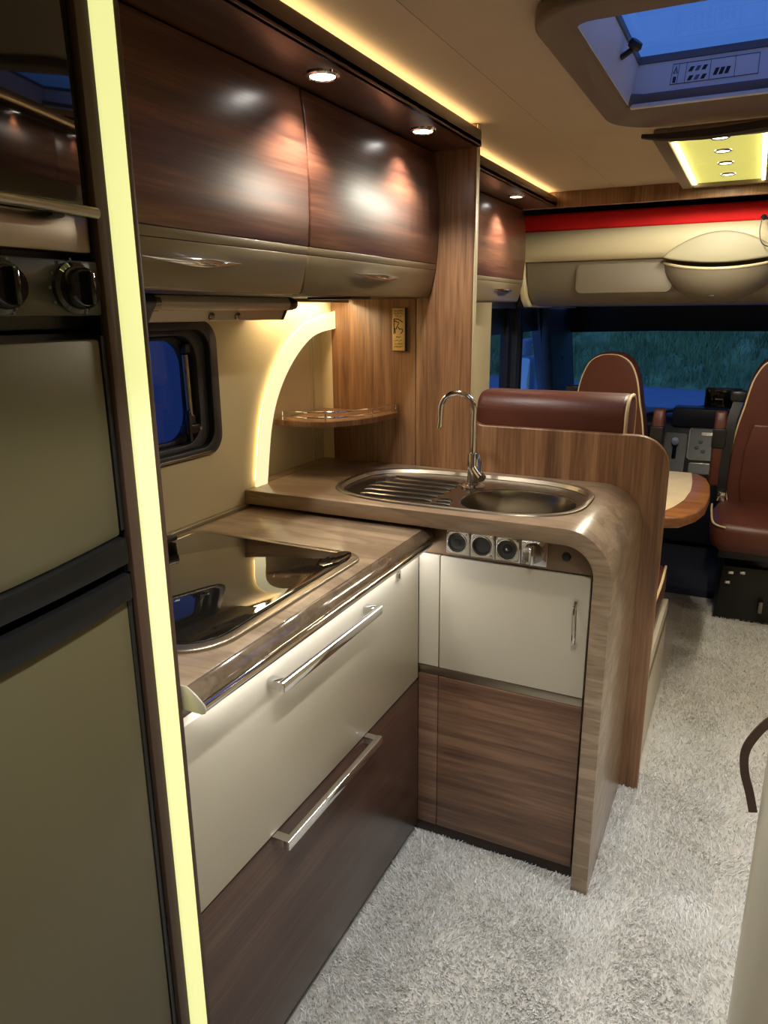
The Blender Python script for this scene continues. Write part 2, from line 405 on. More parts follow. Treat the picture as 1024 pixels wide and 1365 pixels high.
# ------------------------------------------------------------------ tall cabinet with light column
CXP = -.700
tcab = thing('tall_cabinet', 'tall appliance cabinet with a glowing vertical light strip beside the drawers', 'cabinet', (-.97, .70, 0))
box('side_panel', WX+.001, CXP-.004, .704, .729, 0, CZ-.002, 'walnut_v', tcab)
box('light_strip', CXP-.014, CXP+.003, .6845, .7195, .01, CZ-.004, 'led_column', tcab, bev=.003)
box('edge_trim', CXP-.014, CXP, .664, .684, 0, CZ-.002, 'trim_brown', tcab)
box('edge_trim', CXP-.014, CXP+.002, .720, .7285, 0, CZ-.002, 'trim_brown', tcab)
box('liner', WX+.002, CXP-.016, .664, .7035, .0, CZ-.003, 'black', tcab, bev=0)
box('top_panel', WX+.001, CXP-.02, .02, .663, 1.86, CZ-.002, 'walnut_v', tcab)
box('side_panel', WX+.001, CXP-.004, -.01, .012, 0, CZ-.002, 'walnut_v', tcab)

def fz(px, py): return at(px, py, 0, FX+.008).z
X0 = FX-.02; XF = FX+.006
ov = thing('oven', 'built-in oven with black glass door, steel bar handle and dark rotary knobs', 'oven', (-.95, .34, 1.43))
box('body', WX+.02, X0, .03, .66, 1.432, 1.855, 'black', ov)
box('glass_door', X0, XF, .03, .660, 1.563, 1.85, 'oven_glass', ov, bev=.004)
box('lower_trim', X0, XF-.001, .03, .659, 1.517, 1.5585, 'steel_brushed', ov, bev=.004)
hb = tube('handle', [(XF+.018, .04, 1.568), (XF+.020, .35, 1.566), (XF+.016, .656, 1.5605)], .0062, 'steel_brushed', ov, 14)
box('handle_mount', XF, XF+.016, .594, .612, 1.551, 1.566, 'dark_plastic', hb, bev=.003)
cp = box('control_panel', X0, XF+.002, .03, .662, 1.447, 1.509, 'control_panel', ov, bev=.003)
for yk in (.622, .525, .43):
    kn = lathe('knob', [(.0285, 0), (.0285, .006), (.024, .008), (.0225, .02), (.0195, .024), (0, .024)], (XF+.002, yk, 1.478), 'black_gloss', ov, (1, 0, 0))
    box('grip', XF+.024, XF+.036, yk-.004, yk+.004, 1.459, 1.497, 'black_gloss', kn, bev=.003)
    for a in range(0, 300, 30):
        t = math.radians(a-60)
        box('tick', XF+.002, XF+.0032, yk+.0315*math.cos(t)-.0015, yk+.0315*math.cos(t)+.0015, 1.478+.0315*math.sin(t)-.0015, 1.478+.0315*math.sin(t)+.0015, 'grey_plastic', kn, bev=0)
sy = box('symbol', XF+.002, XF+.0035, .652, .659, 1.473, 1.481, 'white_plastic', cp, bev=0)
box('symbol_mark', XF+.0035, XF+.0042, .6535, .6575, 1.4755, 1.4785, 'ink', sy, bev=0)

fr = thing('refrigerator', 'olive-beige refrigerator with two doors and black crescent grips', 'refrigerator', (-.95, .34, .02))
box('body', WX+.02, X0-.002, .03, .66, .02, 1.428, 'black', fr)
def curve_z(zr, zl, n=12):   # gentle crescent along y
    ys = [.03+(.655-.03)*i/n for i in range(n+1)]
    return [(y, zr + (zl-zr)*(1-((y-.34)/.315)**2)) for y in ys]
zA = 1.172; c1 = curve_z(zA, zA-.022); zB = 1.135; c2 = curve_z(zB, zB-.016)
zC = 1.122; c3 = curve_z(zC, zC-.018); zD = 1.086; c4 = curve_z(zD, zD-.022)
d1 = prism('door', c1 + [(.655, 1.420), (.03, 1.420)], 0, X0, XF, 'fridge', fr, bev=.004)
g1 = prism('grip', c2 + [(y, z-.0008) for y, z in c1[::-1]], 0, X0, XF+.010, 'grip_black', d1, bev=.003)
d2 = prism('door', [(.03, .05), (.652, .05)] + [(y, z-.001) for y, z in c4[::-1]], 0, X0, XF, 'fridge', fr, bev=.004)
g2 = prism('grip', c4 + [(y, z) for y, z in c3[::-1]], 0, X0, XF+.010, 'grip_black', d2, bev=.003)
box('door_edge', X0, XF+.001, .6555, .6625, 1.178, 1.424, 'black', d1, bev=.001)
box('door_edge', X0, XF+.001, .6535, .6610, .03, 1.084, 'black', d2, bev=.001)
box('edge_line', XF-.004, XF+.002, .6615, .6632, .03, 1.12, 'steel', d2, bev=0)
box('recess', X0-.001, X0+.004, .03, .661, 1.09, 1.14, 'black', fr, bev=0)

# ------------------------------------------------------------------ stove side base cabinet
bc = thing('base_cabinet', 'stove base cabinet with pale upper drawer and dark walnut lower drawer', 'cabinet', (-.97, 1.19, 0))
box('body', WX+.001, FX-.022, .731, 1.635, .05, .878, 'plinth', bc)
box('plinth', WX+.001, FX-.012, .731, PY-.002, 0, .05, 'plinth', bc)
dw1 = box('drawer_front', FX-.02, FX, .732, PY-.003, .490, .840, 'cream', bc, bev=.003)
dw2 = box('drawer_front', FX-.02, FX, .732, PY-.003, .028, .485, 'walnut_drawer', bc, bev=.002)
def bar_handle(dr, y0, y1, z):
    h = box('handle', FX+.026, FX+.040, y0, y1, z-.010, z+.010, 'chrome', dr, bev=.0025)
    for ya in (y0, y1-.022): box('handle_foot', FX-.0005, FX+.030, ya+.001, ya+.021, z-.009, z+.009, 'chrome', h, bev=.002)
bar_handle(dw1, .955, 1.345, .808); bar_handle(dw2, .945, 1.340, .482-.0)
ct = box('catch', FX-.0005, FX+.003, 1.500, 1.520, .815, .840-.002, 'chrome', dw1, bev=.001)
box('catch_slot', FX+.003, FX+.0036, 1.5065, 1.5135, .820, .832, 'dark_plastic', ct, bev=0)

wt = thing('worktop', 'stone-look stove worktop with a chrome front rail', 'worktop', (-.95, 1.19, .88))
HB = (-1.205, -.720, .795, 1.362)
hob_out = rrect(HB[0], HB[1], HB[2], HB[3], [.05, .05, .10, .10], 10)
prism('top', [(WX+.001, .731), (-.692, .731), (-.692, 1.6385), (-.736, 1.6385), (-.736, BY-.002), (WX+.001, BY-.002)], 2, .880, HZ, 'stone', wt, holes=[rrect(HB[0]+.02, HB[1]-.02, HB[2]+.02, HB[3]-.02, [.04,.04,.09,.09], 8)], bev=.001)
prof = [(-.6915, .8805), (-.6915, .9192), (-.688, .9192), (-.672, .907), (-.667, .900), (-.667, .884), (-.671, .8805)]
prism('front_rail', prof, 1, .7325, 1.636, 'stone_gloss', wt, bev=.001)
tube('rail_bead', [(-.6645, .7325, .8915), (-.6645, 1.636, .8915)], .0092, 'chrome', wt, 14)
prism('rail_cap', [(-.702, .8805), (-.702, .9206), (-.688, .9206), (-.675, .913), (-.664, .904), (-.657, .897), (-.6545, .890), (-.657, .8835), (-.664, .8805)], 1, .7290, .7322, 'cream', wt, bev=.002)
box('light_strip', -.7075, -.692, .76, 1.630, .8770, .8803, 'led_cool', wt, bev=0)
prism('wall_seal', [(WX+.001, HZ), (WX+.012, HZ), (WX+.010, HZ+.008), (WX+.001, HZ+.012)], 1, .732, BY-.45, 'beige_lacquer', wt, bev=.001)

hb_ = thing('gas_hob', 'sunken gas hob under a closed dark glass lid with rounded steel rim', 'hob', (-.96, 1.08, .90))
hob_in = rrect(HB[0]+.022, HB[1]-.022, HB[2]+.022, HB[3]-.022, [.035, .035, .085, .085], 10)
prism('rim', hob_out, 2, .900, HZ+.007, 'steel_brushed', hb_, holes=[hob_in], bev=.004, seg=3)
prism('burner_tray', hob_in, 2, .884, .900, 'black_gloss', hb_)
prism('glass_lid', rrect(HB[0]+.024, HB[1]-.024, HB[2]+.024, HB[3]-.024, [.033, .033, .083, .083], 10), 2, HZ+.001, HZ+.008, 'hob_glass', hb_, bev=.0015)
hp = [(-.762+.0*0, 1.262)]
prism('grip_cutout', superell(-.765, 1.300, .022, .055, 2.4, 24), 2, HZ+.0082, HZ+.0098, 'black_gloss', hb_, bev=.0006)
for yy in (.93, 1.235): box('hinge', HB[0]+.004, HB[0]+.030, yy-.026, yy+.026, HZ+.0082, HZ+.020, 'black', hb_, bev=.004)

# ------------------------------------------------------------------ peninsula
pc = thing('sink_cabinet', 'sink cabinet with pale handled door over horizontal walnut panels', 'cabinet', (-.49, 1.85, 0))
box('body', FX-.019, -.268, PY+.02, BY-.004, .04, .80, 'plinth', pc)
box('plinth', FX-.019, -.267, PY+.006, PY+.05, 0, .04, 'plinth', pc)
box('corner_filler', FX-.001, -.657, PY, PY+.02, .532, .846, 'cream', pc, bev=.0015)
dr = box('door', -.654, -.2765, PY-.001, PY+.018, .532, .846, 'cream', pc, bev=.002)
tube('handle', spline([(-.306, PY-.002, .786), (-.306, PY-.020, .772), (-.3045, PY-.022, .73), (-.303, PY-.020, .688), (-.303, PY-.002, .674)], 5), .0055, 'chrome', dr, 10)
box('metal_strip', FX-.001, -.2765, PY+.002, PY+.018, .5065, .5295, 'steel_brushed', pc, bev=.001)
box('panel', FX-.001, -.657, PY, PY+.02, .036, .505, 'walnut_h', pc, bev=.0015)
box('panel', -.6555, -.2765, PY, PY+.02, .036, .505, 'walnut_h', pc, bev=.0015)
box('socket_fascia', FX-.0, -.267, PY+.004, PY+.02, .850, .9295, 'fascia_brown', pc, bev=.001)

# worktop with waterfall end: one bent slab
R0, R1 = .115, .073
xo, xi, zt, zb = -.224, -.2655, SZ, .930
prof = [(WX+.001, zt)] + [(xo-R0+R0*math.sin(t), zt-R0+R0*math.cos(t)) for t in [i/14*PI/2 for i in range(15)]] + [(xo, .001), (xi, .001)]
prof += [(xi-R1+R1*math.cos(t), zb-R1+R1*math.sin(t)) for t in [i/14*PI/2 for i in range(15)]] + [(WX+.001, zb)]
SINK = superell(-.680, 1.852, .352, .212, 3.1, 56)
SK = []
for a, b in SINK: SK.append((a, b))
stp = finish('sink_worktop', bm_prism(prof, 1, 1.600, BY-.0015, bev=.0025, ang=50), 'stone', smooth=True)
# niche strip of worktop reaching into the wall recess and the sink cut-out
cut = finish('cut', bm_prism([(a, b) for a, b in superell(-.680, 1.852, .340, .200, 3.1, 40)], 2, .80, 1.1), 'stone', smooth=False)
md = stp.modifiers.new('cut', 'BOOLEAN'); md.operation = 'DIFFERENCE'; md.object = cut; md.solver = 'EXACT'
dg = bpy.context.evaluated_depsgraph_get()
nm = bpy.data.meshes.new_from_object(stp.evaluated_get(dg)); stp.modifiers.clear(); stp.data = nm
bpy.data.objects.remove(cut)
set_tags(stp, 'thick stone-look sink worktop bending down into a waterfall end panel', 'worktop')
box('niche_ledge', WX-.041, WX+.0005, ai[0][0]-.010, BY-.001, SZ-.028, SZ, 'stone', WL, bev=0)

sk = thing('kitchen_sink', 'oval stainless sink with ribbed drainer and deep bowl', 'sink', (-.68, 1.852, .82))
def ring(ca, cb, ra, rb, n, z, k=64): return [Vector((a, b, z)) for a, b in superell(ca, cb, ra, rb, n, k)]
def loft(rings, name, mat, parent, cap=True, **k):
    bm = bmesh.new(); V = [[bm.verts.new(p) for p in r] for r in rings]; K = len(V[0])
    for A, B in zip(V, V[1:]):
        for i in range(K): bm.faces.new((A[i], A[(i+1) % K], B[(i+1) % K], B[i]))
    if cap: bm.faces.new(V[-1])
    return finish(name, bm, mat, parent, **k)
loft([ring(-.68, 1.852, .354, .214, 3.1, SZ+.0005), ring(-.68, 1.852, .352, .212, 3.1, SZ+.004), ring(-.68, 1.852, .345, .205, 3.1, SZ+.006), ring(-.68, 1.852, .338, .198, 3.1, SZ+.0035), ring(-.68, 1.852, .332, .192, 3.1, SZ-.006)], 'rim', 'steel_brushed', sk, cap=False)
# deck with bowl opening
BC = (-.508, 1.815); BR = (.152, .130)
deck = superell(-.68, 1.852, .334, .194, 3.1, 64)
prism('drainer_deck', deck, 2, SZ-.012, SZ-.007, 'steel', sk, holes=[superell(BC[0], BC[1], BR[0], BR[1], 2.5, 48)])
loft([ring(BC[0], BC[1], BR[0]+.004, BR[1]+.004, 2.5, SZ-.0068, 48), ring(BC[0], BC[1], BR[0]-.004, BR[1]-.004, 2.5, SZ-.010, 48), ring(BC[0], BC[1], BR[0]-.012, BR[1]-.012, 2.5, SZ-.03, 48), ring(BC[0], BC[1], BR[0]-.018, BR[1]-.018, 2.5, SZ-.11, 48), ring(BC[0], BC[1], BR[0]-.04, BR[1]-.04, 2.4, SZ-.135, 48), ring(BC[0], BC[1], .03, .03, 2, SZ-.14, 48)], 'bowl', 'steel', sk)
lathe('drain', [(.03, 0), (.03, .002), (.022, .003), (.02, .001), (0, .001)], (BC[0], BC[1], SZ-.1395), 'steel_dark', sk)
for i in range(6):
    yy = 1.72 + i*.046
    x0 = -.955 + abs(i-2.5)*.012
    tube('drainer_rib', [(x0, yy, SZ-.0072), (x0+.02, yy, SZ-.0050), (-.735, yy, SZ-.0050), (-.715, yy, SZ-.0072)], .0048, 'steel', sk, 8)
for i in range(3):
    yy = 1.70 + i*.03
    tube('step_rib', [(-.705, yy, SZ-.0068), (-.672, yy, SZ-.0048), (-.655-.01*i, yy, SZ-.0068)], .004, 'steel', sk, 8)
lathe('plug_hole', [(.013, 0), (.013, .002), (.009, .0025), (.009, .0005), (0, .0005)], (-.845, 1.685, SZ-.0072), 'black', sk, n=16)
lathe('plug_hole', [(.013, 0), (.013, .002), (.009, .0025), (.009, .0005), (0, .0005)], (-.60, 1.722, SZ-.0245), 'black', sk, n=16)

fx, fy = -.672, 1.925
fa = thing('faucet', 'tall chrome gooseneck kitchen faucet with side lever', 'faucet', (fx, fy, SZ-.007))
z0 = SZ-.0067
lathe('base', [(.034, 0), (.034, .004), (.028, .007), (.0225, .009), (.0225, .012)], (fx, fy, z0), 'chrome', fa)
lathe('body', [(.0165, .0125), (.0165, .092), (.0155, .098), (.011, .100)], (fx, fy, z0), 'chrome', fa)
arc = [(fx-.002, fy, z0+.096), (fx-.002, fy, z0+.20)] + [(fx-.002-.0475+.0475*math.cos(t), fy-.004*t, z0+.218+.0475*math.sin(t)) for t in [i/10*PI for i in range(0, 11)]] + [(fx-.098, fy-.0135, z0+.180), (fx-.1005, fy-.014, z0+.165)]
tube('spout', spline(arc, 3), .0085, 'chrome', fa, 14)
lv = finish('lever', bm_sweep([(fx+.006, fy-.004, z0+.055), (fx+.020, fy-.016, z0+.044), (fx+.036, fy-.028, z0+.034)], circ(.013, 16)), 'chrome', fa)
tube('lever_stick', [(fx+.030, fy-.026, z0+.040), (fx+.026, fy-.018, z0+.075), (fx+.016, fy-.010, z0+.098)], .0055, 'chrome', lv, 10, scale=[1, .9, .8])

# sockets in the fascia below the worktop
kinds = [('shaver socket with a square insert', 0), ('open black socket', 1), ('round black socket with a central hole', 2), ('chrome push-lock knob', 3)]
for i, (txt, kd) in enumerate(kinds):
    xc = -.606 + i*.0645; zc = .8885
    names = ['power_socket', 'power_socket', 'power_socket', 'push_lock']
    st = thing(names[i], {0: 'chrome-framed socket nearest the drawers, with small square insert', 1: 'chrome-framed deep black socket, second from the drawers', 2: 'chrome-framed socket with ringed centre, beside the push lock', 3: 'square chrome push lock with raised grip under the sink worktop'}[i], 'socket' if i < 3 else 'lock', (xc, PY+.003, zc-.031), group='fittings in the strip under the sink worktop')
    prism('frame', rrect(xc-.0315, xc+.0315, zc-.031, zc+.031, .003, 3), 1, PY-.004, PY+.0035, 'chrome', st, holes=[superell(xc-.003, zc, .024, .024, 2, 28)] if i < 3 else [], bev=.0012)
    if kd < 3:
        lathe('insert', [(.0238, 0), (.0238, .007), (.021, .0072), (.0195, .001 if kd == 1 else .004), (0, .001 if kd == 1 else .004)], (xc-.003, PY+.0035, zc), 'socket_black', st, (0, -1, 0), 24)
        lathe('bezel', [(.0265, 0), (.0262, .002), (.0242, .0022), (.0240, 0)], (xc-.003, PY-.004, zc), 'chrome', st, (0, -1, 0), 24, caps=False)
        if kd == 0:
            prism('contact', rrect(xc-.011, xc+.005, zc-.008, zc+.008, .002, 2), 1, PY-.0025, PY+.0005, 'dark_plastic', st, bev=.0005)
        if kd == 2:
            lathe('contact', [(.013, 0), (.012, .002), (.006, .002), (.0055, 0)], (xc-.003, PY-.0002, zc), 'black', st, (0, -1, 0), 20, caps=False)
            lathe('pin', [(.003, 0), (.003, .004), (0, .0045)], (xc-.003, PY-.0002, zc), 'chrome', st, (0, -1, 0), 10)
        for dz in ((-.022) if kd == 1 else .024,): lathe('screw', [(.0022, 0), (.0022, .001), (0, .0012)], (xc+.022, PY-.004, zc+dz), 'steel', st, (0, -1, 0), 8)
    else:
        kb = lathe('knob', [(.026, 0), (.0255, .003), (.024, .008), (.022, .009), (0, .009)], (xc-.002, PY-.004, zc), 'steel', st, (0, -1, 0), 28)
        box('grip', xc-.008, xc+.004, PY-.026, PY-.0125, zc-.024, zc+.024, 'chrome', kb, bev=.003)
bt = lathe('push_button', [(.0105, 0), (.0105, .003), (.008, .005), (.0, .0055)], (-.337, PY+.0035, .8885), 'black', None, (0, -1, 0), 20)
set_tags(bt, 'small round black button on the brown strip beside the push lock', 'button')

# ------------------------------------------------------------------ corner shelf, sign
sh = thing('corner_shelf', 'curved walnut corner shelf with double chrome rail over the sink', 'shelf', (-1.1, 2.0, 1.125))
edge = [(-1.270, 1.812), (-1.20, 1.800), (-1.13, 1.805), (-1.07, 1.838), (-1.022, 1.92), (-.998, 2.02), (-.992, BY-.001)]
ed = [(p.x, p.y) for p in spline([(a, b, 0) for a, b in edge], 5)]
prism('board', ed + [(-1.270, BY-.001)], 2, 1.122, 1.139, 'walnut_v', sh, bev=.003)
rail_pts = [Vector((a-.004, b+.006, 0)) for a, b in ed[3:-1]]
for zz in (1.150, 1.166): tube('rail', [(p.x, p.y, zz) for p in rail_pts], .0028, 'chrome', sh, 8)
for q in (0, 10, 19, len(rail_pts)-1):
    if q < len(rail_pts): p = rail_pts[q]; tube('rail_post', [(p.x, p.y, 1.138), (p.x, p.y, 1.168)], .0025, 'chrome', sh, 8)

sg = thing('wall_plaque', 'small upright yellow wooden plaque with tiny lettering and line picture', 'sign', (-.98, BY-.004, 1.330))
box('board', -1.006, -.960, BY-.012, BY-.0005, 1.330, 1.460, 'ink', sg, bev=.001)
box('face', -1.0055, -.9635, BY-.0140, BY-.0122, 1.3315, 1.4590, 'sign_face', sg, bev=.0006)
FY = BY-.01425
def stroke(pts, r=.0006): return tube('lettering', [(a, FY, b) for a, b in pts], r, 'ink', sg, 5, smooth=False)
for zz, half in ((1.451, .016), (1.4435, .016), (1.436, .011), (1.372, .008), (1.362, .014), (1.352, .013), (1.343, .016)):
    pts = []; n = int(half*2/.0016); xc = -.9845
    for i in range(n+1): pts.append((xc-half+i*.0016, zz+random.choice((-.0022, .002, 0, .0026, -.0015))))
    stroke(pts)
for pts in ([(-1.000, 1.427), (-1.000, 1.382)], [(-1.000, 1.427), (-.985, 1.426), (-.970, 1.417)], [(-.998, 1.421), (-.983, 1.416), (-.989, 1.404), (-.993, 1.396)], [(-.986, 1.402), (-.980, 1.396), (-.972, 1.397), (-.970, 1.390), (-.977, 1.383)], [(-.997, 1.400), (-.995, 1.384)]):
    stroke(pts, .0014)

# ------------------------------------------------------------------ overhead cabinets (kitchen)
def overhead(name, label, y0, y1, dx, hy, group, hl=.125, back=WX+.0005):
    xc = dx
    t = thing(name, label, 'cabinet', ((back-.87)/2+dx/2, (y0+y1)/2, 1.486), group=group)
    face = [(-.874, 1.884), (-.866, 1.83), (-.861, 1.77), (-.8585, 1.70), (-.8595, 1.64), (-.864, 1.5835)]
    body = [(back, 1.886), (-.894+xc, 1.886)] + [(a-.022+xc, b) for a, b in face[1:]] + [(-.91+xc, 1.4865), (back, 1.4865)]
    prism('body', body, 1, y0+.001, y1-.001, 'plinth', t, bev=.001)
    fd = [(a+xc, b) for a, b in face]
    d = prism('door', fd + [(a-.018, b) for a, b in fd[::-1]], 1, y0+.0028, y1-.0028, 'walnut_cab', t, bev=.002, ang=50, angle=50)
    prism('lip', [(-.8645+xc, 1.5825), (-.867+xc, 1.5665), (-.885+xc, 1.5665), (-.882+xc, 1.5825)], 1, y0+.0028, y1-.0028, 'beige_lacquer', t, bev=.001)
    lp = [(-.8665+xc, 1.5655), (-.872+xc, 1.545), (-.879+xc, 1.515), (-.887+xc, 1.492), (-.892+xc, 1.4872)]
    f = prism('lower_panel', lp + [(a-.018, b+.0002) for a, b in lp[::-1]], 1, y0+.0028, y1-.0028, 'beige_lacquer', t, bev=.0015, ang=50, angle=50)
    # boat shaped pull
    n = 17; pts = [Vector((-.853+xc - .010*(2*i/(n-1)-1)**2, hy-hl+2*hl*i/(n-1), 1.532+.004*(2*i/(n-1)-1)**2)) for i in range(n)]
    sc = [max(.12, (1-abs(2*i/(n-1)-1)**1.6)) for i in range(n)]
    h = finish('handle', bm_sweep(pts, circ(.013, 12, .0085), scale=sc), 'chrome', t)
    for s_ in (-.35, .35):
        box('handle_foot', -.881+xc, -.856+xc, hy+s_*hl-.007, hy+s_*hl+.007, 1.527, 1.536, 'chrome', h, bev=.002)
    return t
GK = 'walnut overhead cabinets above the stove and sink'
overhead('overhead_cabinet', 'curved walnut overhead cabinet above the stove window, next to the light column', .731, 1.392, 0, 1.025, GK)
oc2 = overhead('overhead_cabinet', 'curved walnut overhead cabinet above the sink, against the wooden post', 1.394, BY-.002, 0, 1.72, GK)
lh_ = box('filler_strip', -1.06, -.93, 1.69, 1.80, 1.4805, 1.4863, 'plinth', oc2, bev=.001)  # plain dark filler under the cabinet, contains no lamp
box('light_strip', -1.205, -1.17, 1.70, 2.06, 1.4845, 1.4864, 'led_added', oc2, bev=0)  # added warm strip, unseen, brightens the back wall and niche
box('light_shield', -1.162, -1.157, 1.69, 2.09, 1.4765, 1.4864, 'beige_lacquer', oc2, bev=.0008)  # added lip that keeps the added strip out of sight
GD = 'overhead cabinets beyond the divider'
DX2 = -.118
ov3 = overhead('overhead_cabinet', 'curved overhead cabinet above the dinette, against the divider post', BY+.03, 2.775, DX2, 2.45, GD)
ov4 = overhead('overhead_cabinet', 'curved overhead cabinet above the dinette, next to the cab', 2.777, 3.44, DX2, 3.15, GD)

def downlight(label, x, y, z, energy=17, size=115, r=.034, group='round downlights in the walnut pelmet', lens='lens', col=(1, .93, .85)):
    t = thing('downlight', label, 'light', (x, y, z-.008), group=group)
    lathe('ring', [(r*.72, 0), (r*.74, .0055), (r*.82, .0075), (r*.97, .0045), (r, 0)], (x, y, z-.0002), 'chrome', t, (0, 0, -1))
    lathe('lens', [(r*.70, .0), (r*.70, .0035), (r*.5, .0055), (0, .0065)], (x, y, z-.0002), lens, t, (0, 0, -1))
    if energy: spot_lamp(t, (x, y, z-.012), energy, size, .7, col, r*.6)
    return t
def pelmet(name, label, x0, x1, y0, y1, face, led=True):
    """lowered board with a fascia and a warm light strip behind it"""
    t = thing(name, label, 'light pelmet', ((x0+x1)/2, (y0+y1)/2, 1.888))
    s_ = 1 if face > (x0+x1)/2 else -1
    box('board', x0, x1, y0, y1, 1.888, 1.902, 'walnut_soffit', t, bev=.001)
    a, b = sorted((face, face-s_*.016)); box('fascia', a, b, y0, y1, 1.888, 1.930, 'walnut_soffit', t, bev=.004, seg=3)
    a, b = sorted((face-s_*.020, face-s_*.034)); box('light_strip', a, b, y0+.005, y1-.005, 1.920, 1.930, 'led_warm', t, bev=0)
    return t
pelmet('light_pelmet', 'walnut pelmet with warm light strip above the kitchen cabinets', WX+.0005, -.735, .731, BY-.001, -.735)
downlight('bright chrome-ringed downlight in the pelmet above the stove', *at(430, 98, 2, 1.888).xy, 1.888)
downlight('bright chrome-ringed downlight in the pelmet beside the wooden post', *at(564, 172, 2, 1.888).xy, 1.888)
pelmet('light_pelmet', 'walnut pelmet with warm light strip above the dinette cabinets', WX+.0005, -.845, BY+.028, 3.43, -.845)
downlight('chrome-ringed downlight in the pelmet above the dinette', -.905, 3.02, 1.888)
# matching run on the other side of the aisle (outside the frame, seen in reflections)
pelmet('light_pelmet', 'walnut pelmet with warm light strip on the wall opposite the kitchen', .43, RW-.0005, 1.05, 3.43, .43)
box_o = thing('overhead_cabinet', 'walnut overhead cabinet on the wall opposite the kitchen', 'cabinet', (.66, 2.2, 1.49))
box('body', .52, RW-.0005, 1.06, 3.43, 1.49, 1.886, 'walnut_soffit', box_o); 
for i in range(3): box('door', .50, .5195, 1.062+i*.79, 1.062+i*.79+.786, 1.492, 1.884, 'walnut_cab', box_o, bev=.004)
for yy, en in ((1.5, 48), (2.2, 15), (2.9, 8)): downlight('round downlight in the pelmet opposite the kitchen', .475, yy, 1.888, en, 85, group='downlights opposite the kitchen', col=(.96, .98, 1) if yy < 2 else (1, .88, .66))

# ------------------------------------------------------------------ extractor / light bar under the cabinets
hd = thing('extractor_hood', 'slim steel extractor bar with two round buttons above the window', 'extractor hood', (-1.15, 1.40, 1.43))
prism('housing', [(WX+.001, 1.4855), (-1.085, 1.4855), (-1.082, 1.47), (-1.100, 1.452), (-1.110, 1.431), (WX+.001, 1.431)], 1, 1.155, 1.640, 'hood_silver', hd, bev=.002)
tube('tube', [(-1.098, 1.155, 1.470), (-1.098, 1.650, 1.470)], .0155, 'hood_silver', hd, 20)
prism('end_cap', [(WX+.001, 1.4858), (-1.08, 1.4858), (-1.074, 1.47), (-1.09, 1.449), (-1.102, 1.4295), (WX+.001, 1.4295)], 1, 1.118, 1.154, 'black', hd, bev=.003)
tube('collar', [(-1.098, 1.150, 1.470), (-1.098, 1.172, 1.470)], .0175, 'steel', hd, 20)
tube('end_plug', [(-1.098, 1.645, 1.470), (-1.098, 1.668, 1.470)], .0165, 'black', hd, 20)
tube('end_plug', [(-1.098, 1.668, 1.470), (-1.098, 1.682, 1.470)], .0140, 'steel', hd, 20)
prism('end_cap', [(WX+.001, 1.4852), (-1.10, 1.4852), (-1.092, 1.47), (-1.098, 1.450), (-1.110, 1.430), (WX+.001, 1.430)], 1, 1.641, 1.652, 'black', hd, bev=.002)
for yy in (1.352, 1.447): lathe('button', [(.0095, 0), (.009, .004), (.006, .007), (0, .0075)], (-1.1055, yy, 1.442), 'steel', hd, (.9, 0, -.4), 16)

# ------------------------------------------------------------------ ceiling: hatch, lamp panel, beam
ht = thing('roof_hatch', 'ceiling roof hatch with white inner frame showing the blue dusk sky', 'hatch', ((HX0+HX1)/2, (HY0+HY1)/2, CZ-.035))
prism('outer_trim', rrect(HX0, HX1, HY0, HY1, [.15, .15, .12, .12], 10), 2, CZ-.034, CZ-.0005, 'hatch_trim', ht, holes=[rrect(HX0+.075, HX1-.075, HY0+.09, HY1-.235, .03, 6)], bev=.010, seg=3)
ix0, ix1, iy0, iy1 = HX0+.075, HX1-.075, HY0+.09, HY1-.235
# sloping inner walls up to the pane
zlo, zhi = CZ-.030, CZ+.062
lo = [(ix0, iy0), (ix1, iy0), (ix1, iy1), (ix0, iy1)]; hi = [(ix0+.012, iy0+.02), (ix1-.012, iy0+.02), (ix1-.012, iy1+.012), (ix0+.012, iy1+.012)]
cen = Vector(((ix0+ix1)/2, (iy0+iy1)/2, CZ))
for i in range(4):
    j = (i+1) % 4; bm = bmesh.new()
    q = [Vector((*lo[i], zlo)), Vector((*lo[j], zlo)), Vector((*hi[j], zhi)), Vector((*hi[i], zhi))]
    n = (q[1]-q[0]).cross(q[3]-q[0]).normalized()*.006
    if n.dot(q[0]-cen) < 0: n = -n
    va = [bm.verts.new(p) for p in q]; vb = [bm.verts.new(p+n) for p in q]
    bm.faces.new(va); bm.faces.new(vb[::-1])
    for a in range(4): bm.faces.new((va[a], vb[a], vb[(a+1) % 4], va[(a+1) % 4]))
    w = finish('inner_wall', bm, 'white_plastic', ht, smooth=False)
    if i == 2: FARW = w; fq = q
box('wall_lip', ix0+.002, ix1-.002, iy1-.012, iy1+.002, CZ-.036, CZ-.026, 'white_plastic', ht, bev=.003)
prism('pane_frame', [(hi[0][0]-.03, hi[0][1]-.03), (hi[1][0]+.03, hi[1][1]-.03), (hi[2][0]+.03, hi[2][1]+.03), (hi[3][0]-.03, hi[3][1]+.03)], 2, zhi+.001, zhi+.016, 'grey_plastic', ht, holes=[[(hi[0][0]+.004, hi[0][1]+.004), (hi[1][0]-.004, hi[1][1]+.004), (hi[2][0]-.004, hi[2][1]-.004), (hi[3][0]+.004, hi[3][1]-.004)]])
box('pane', hi[0][0]-.03, hi[1][0]+.03, hi[0][1]-.03, hi[2][1]+.03, zhi+.018, zhi+.024, 'pane_clear', ht, bev=0)
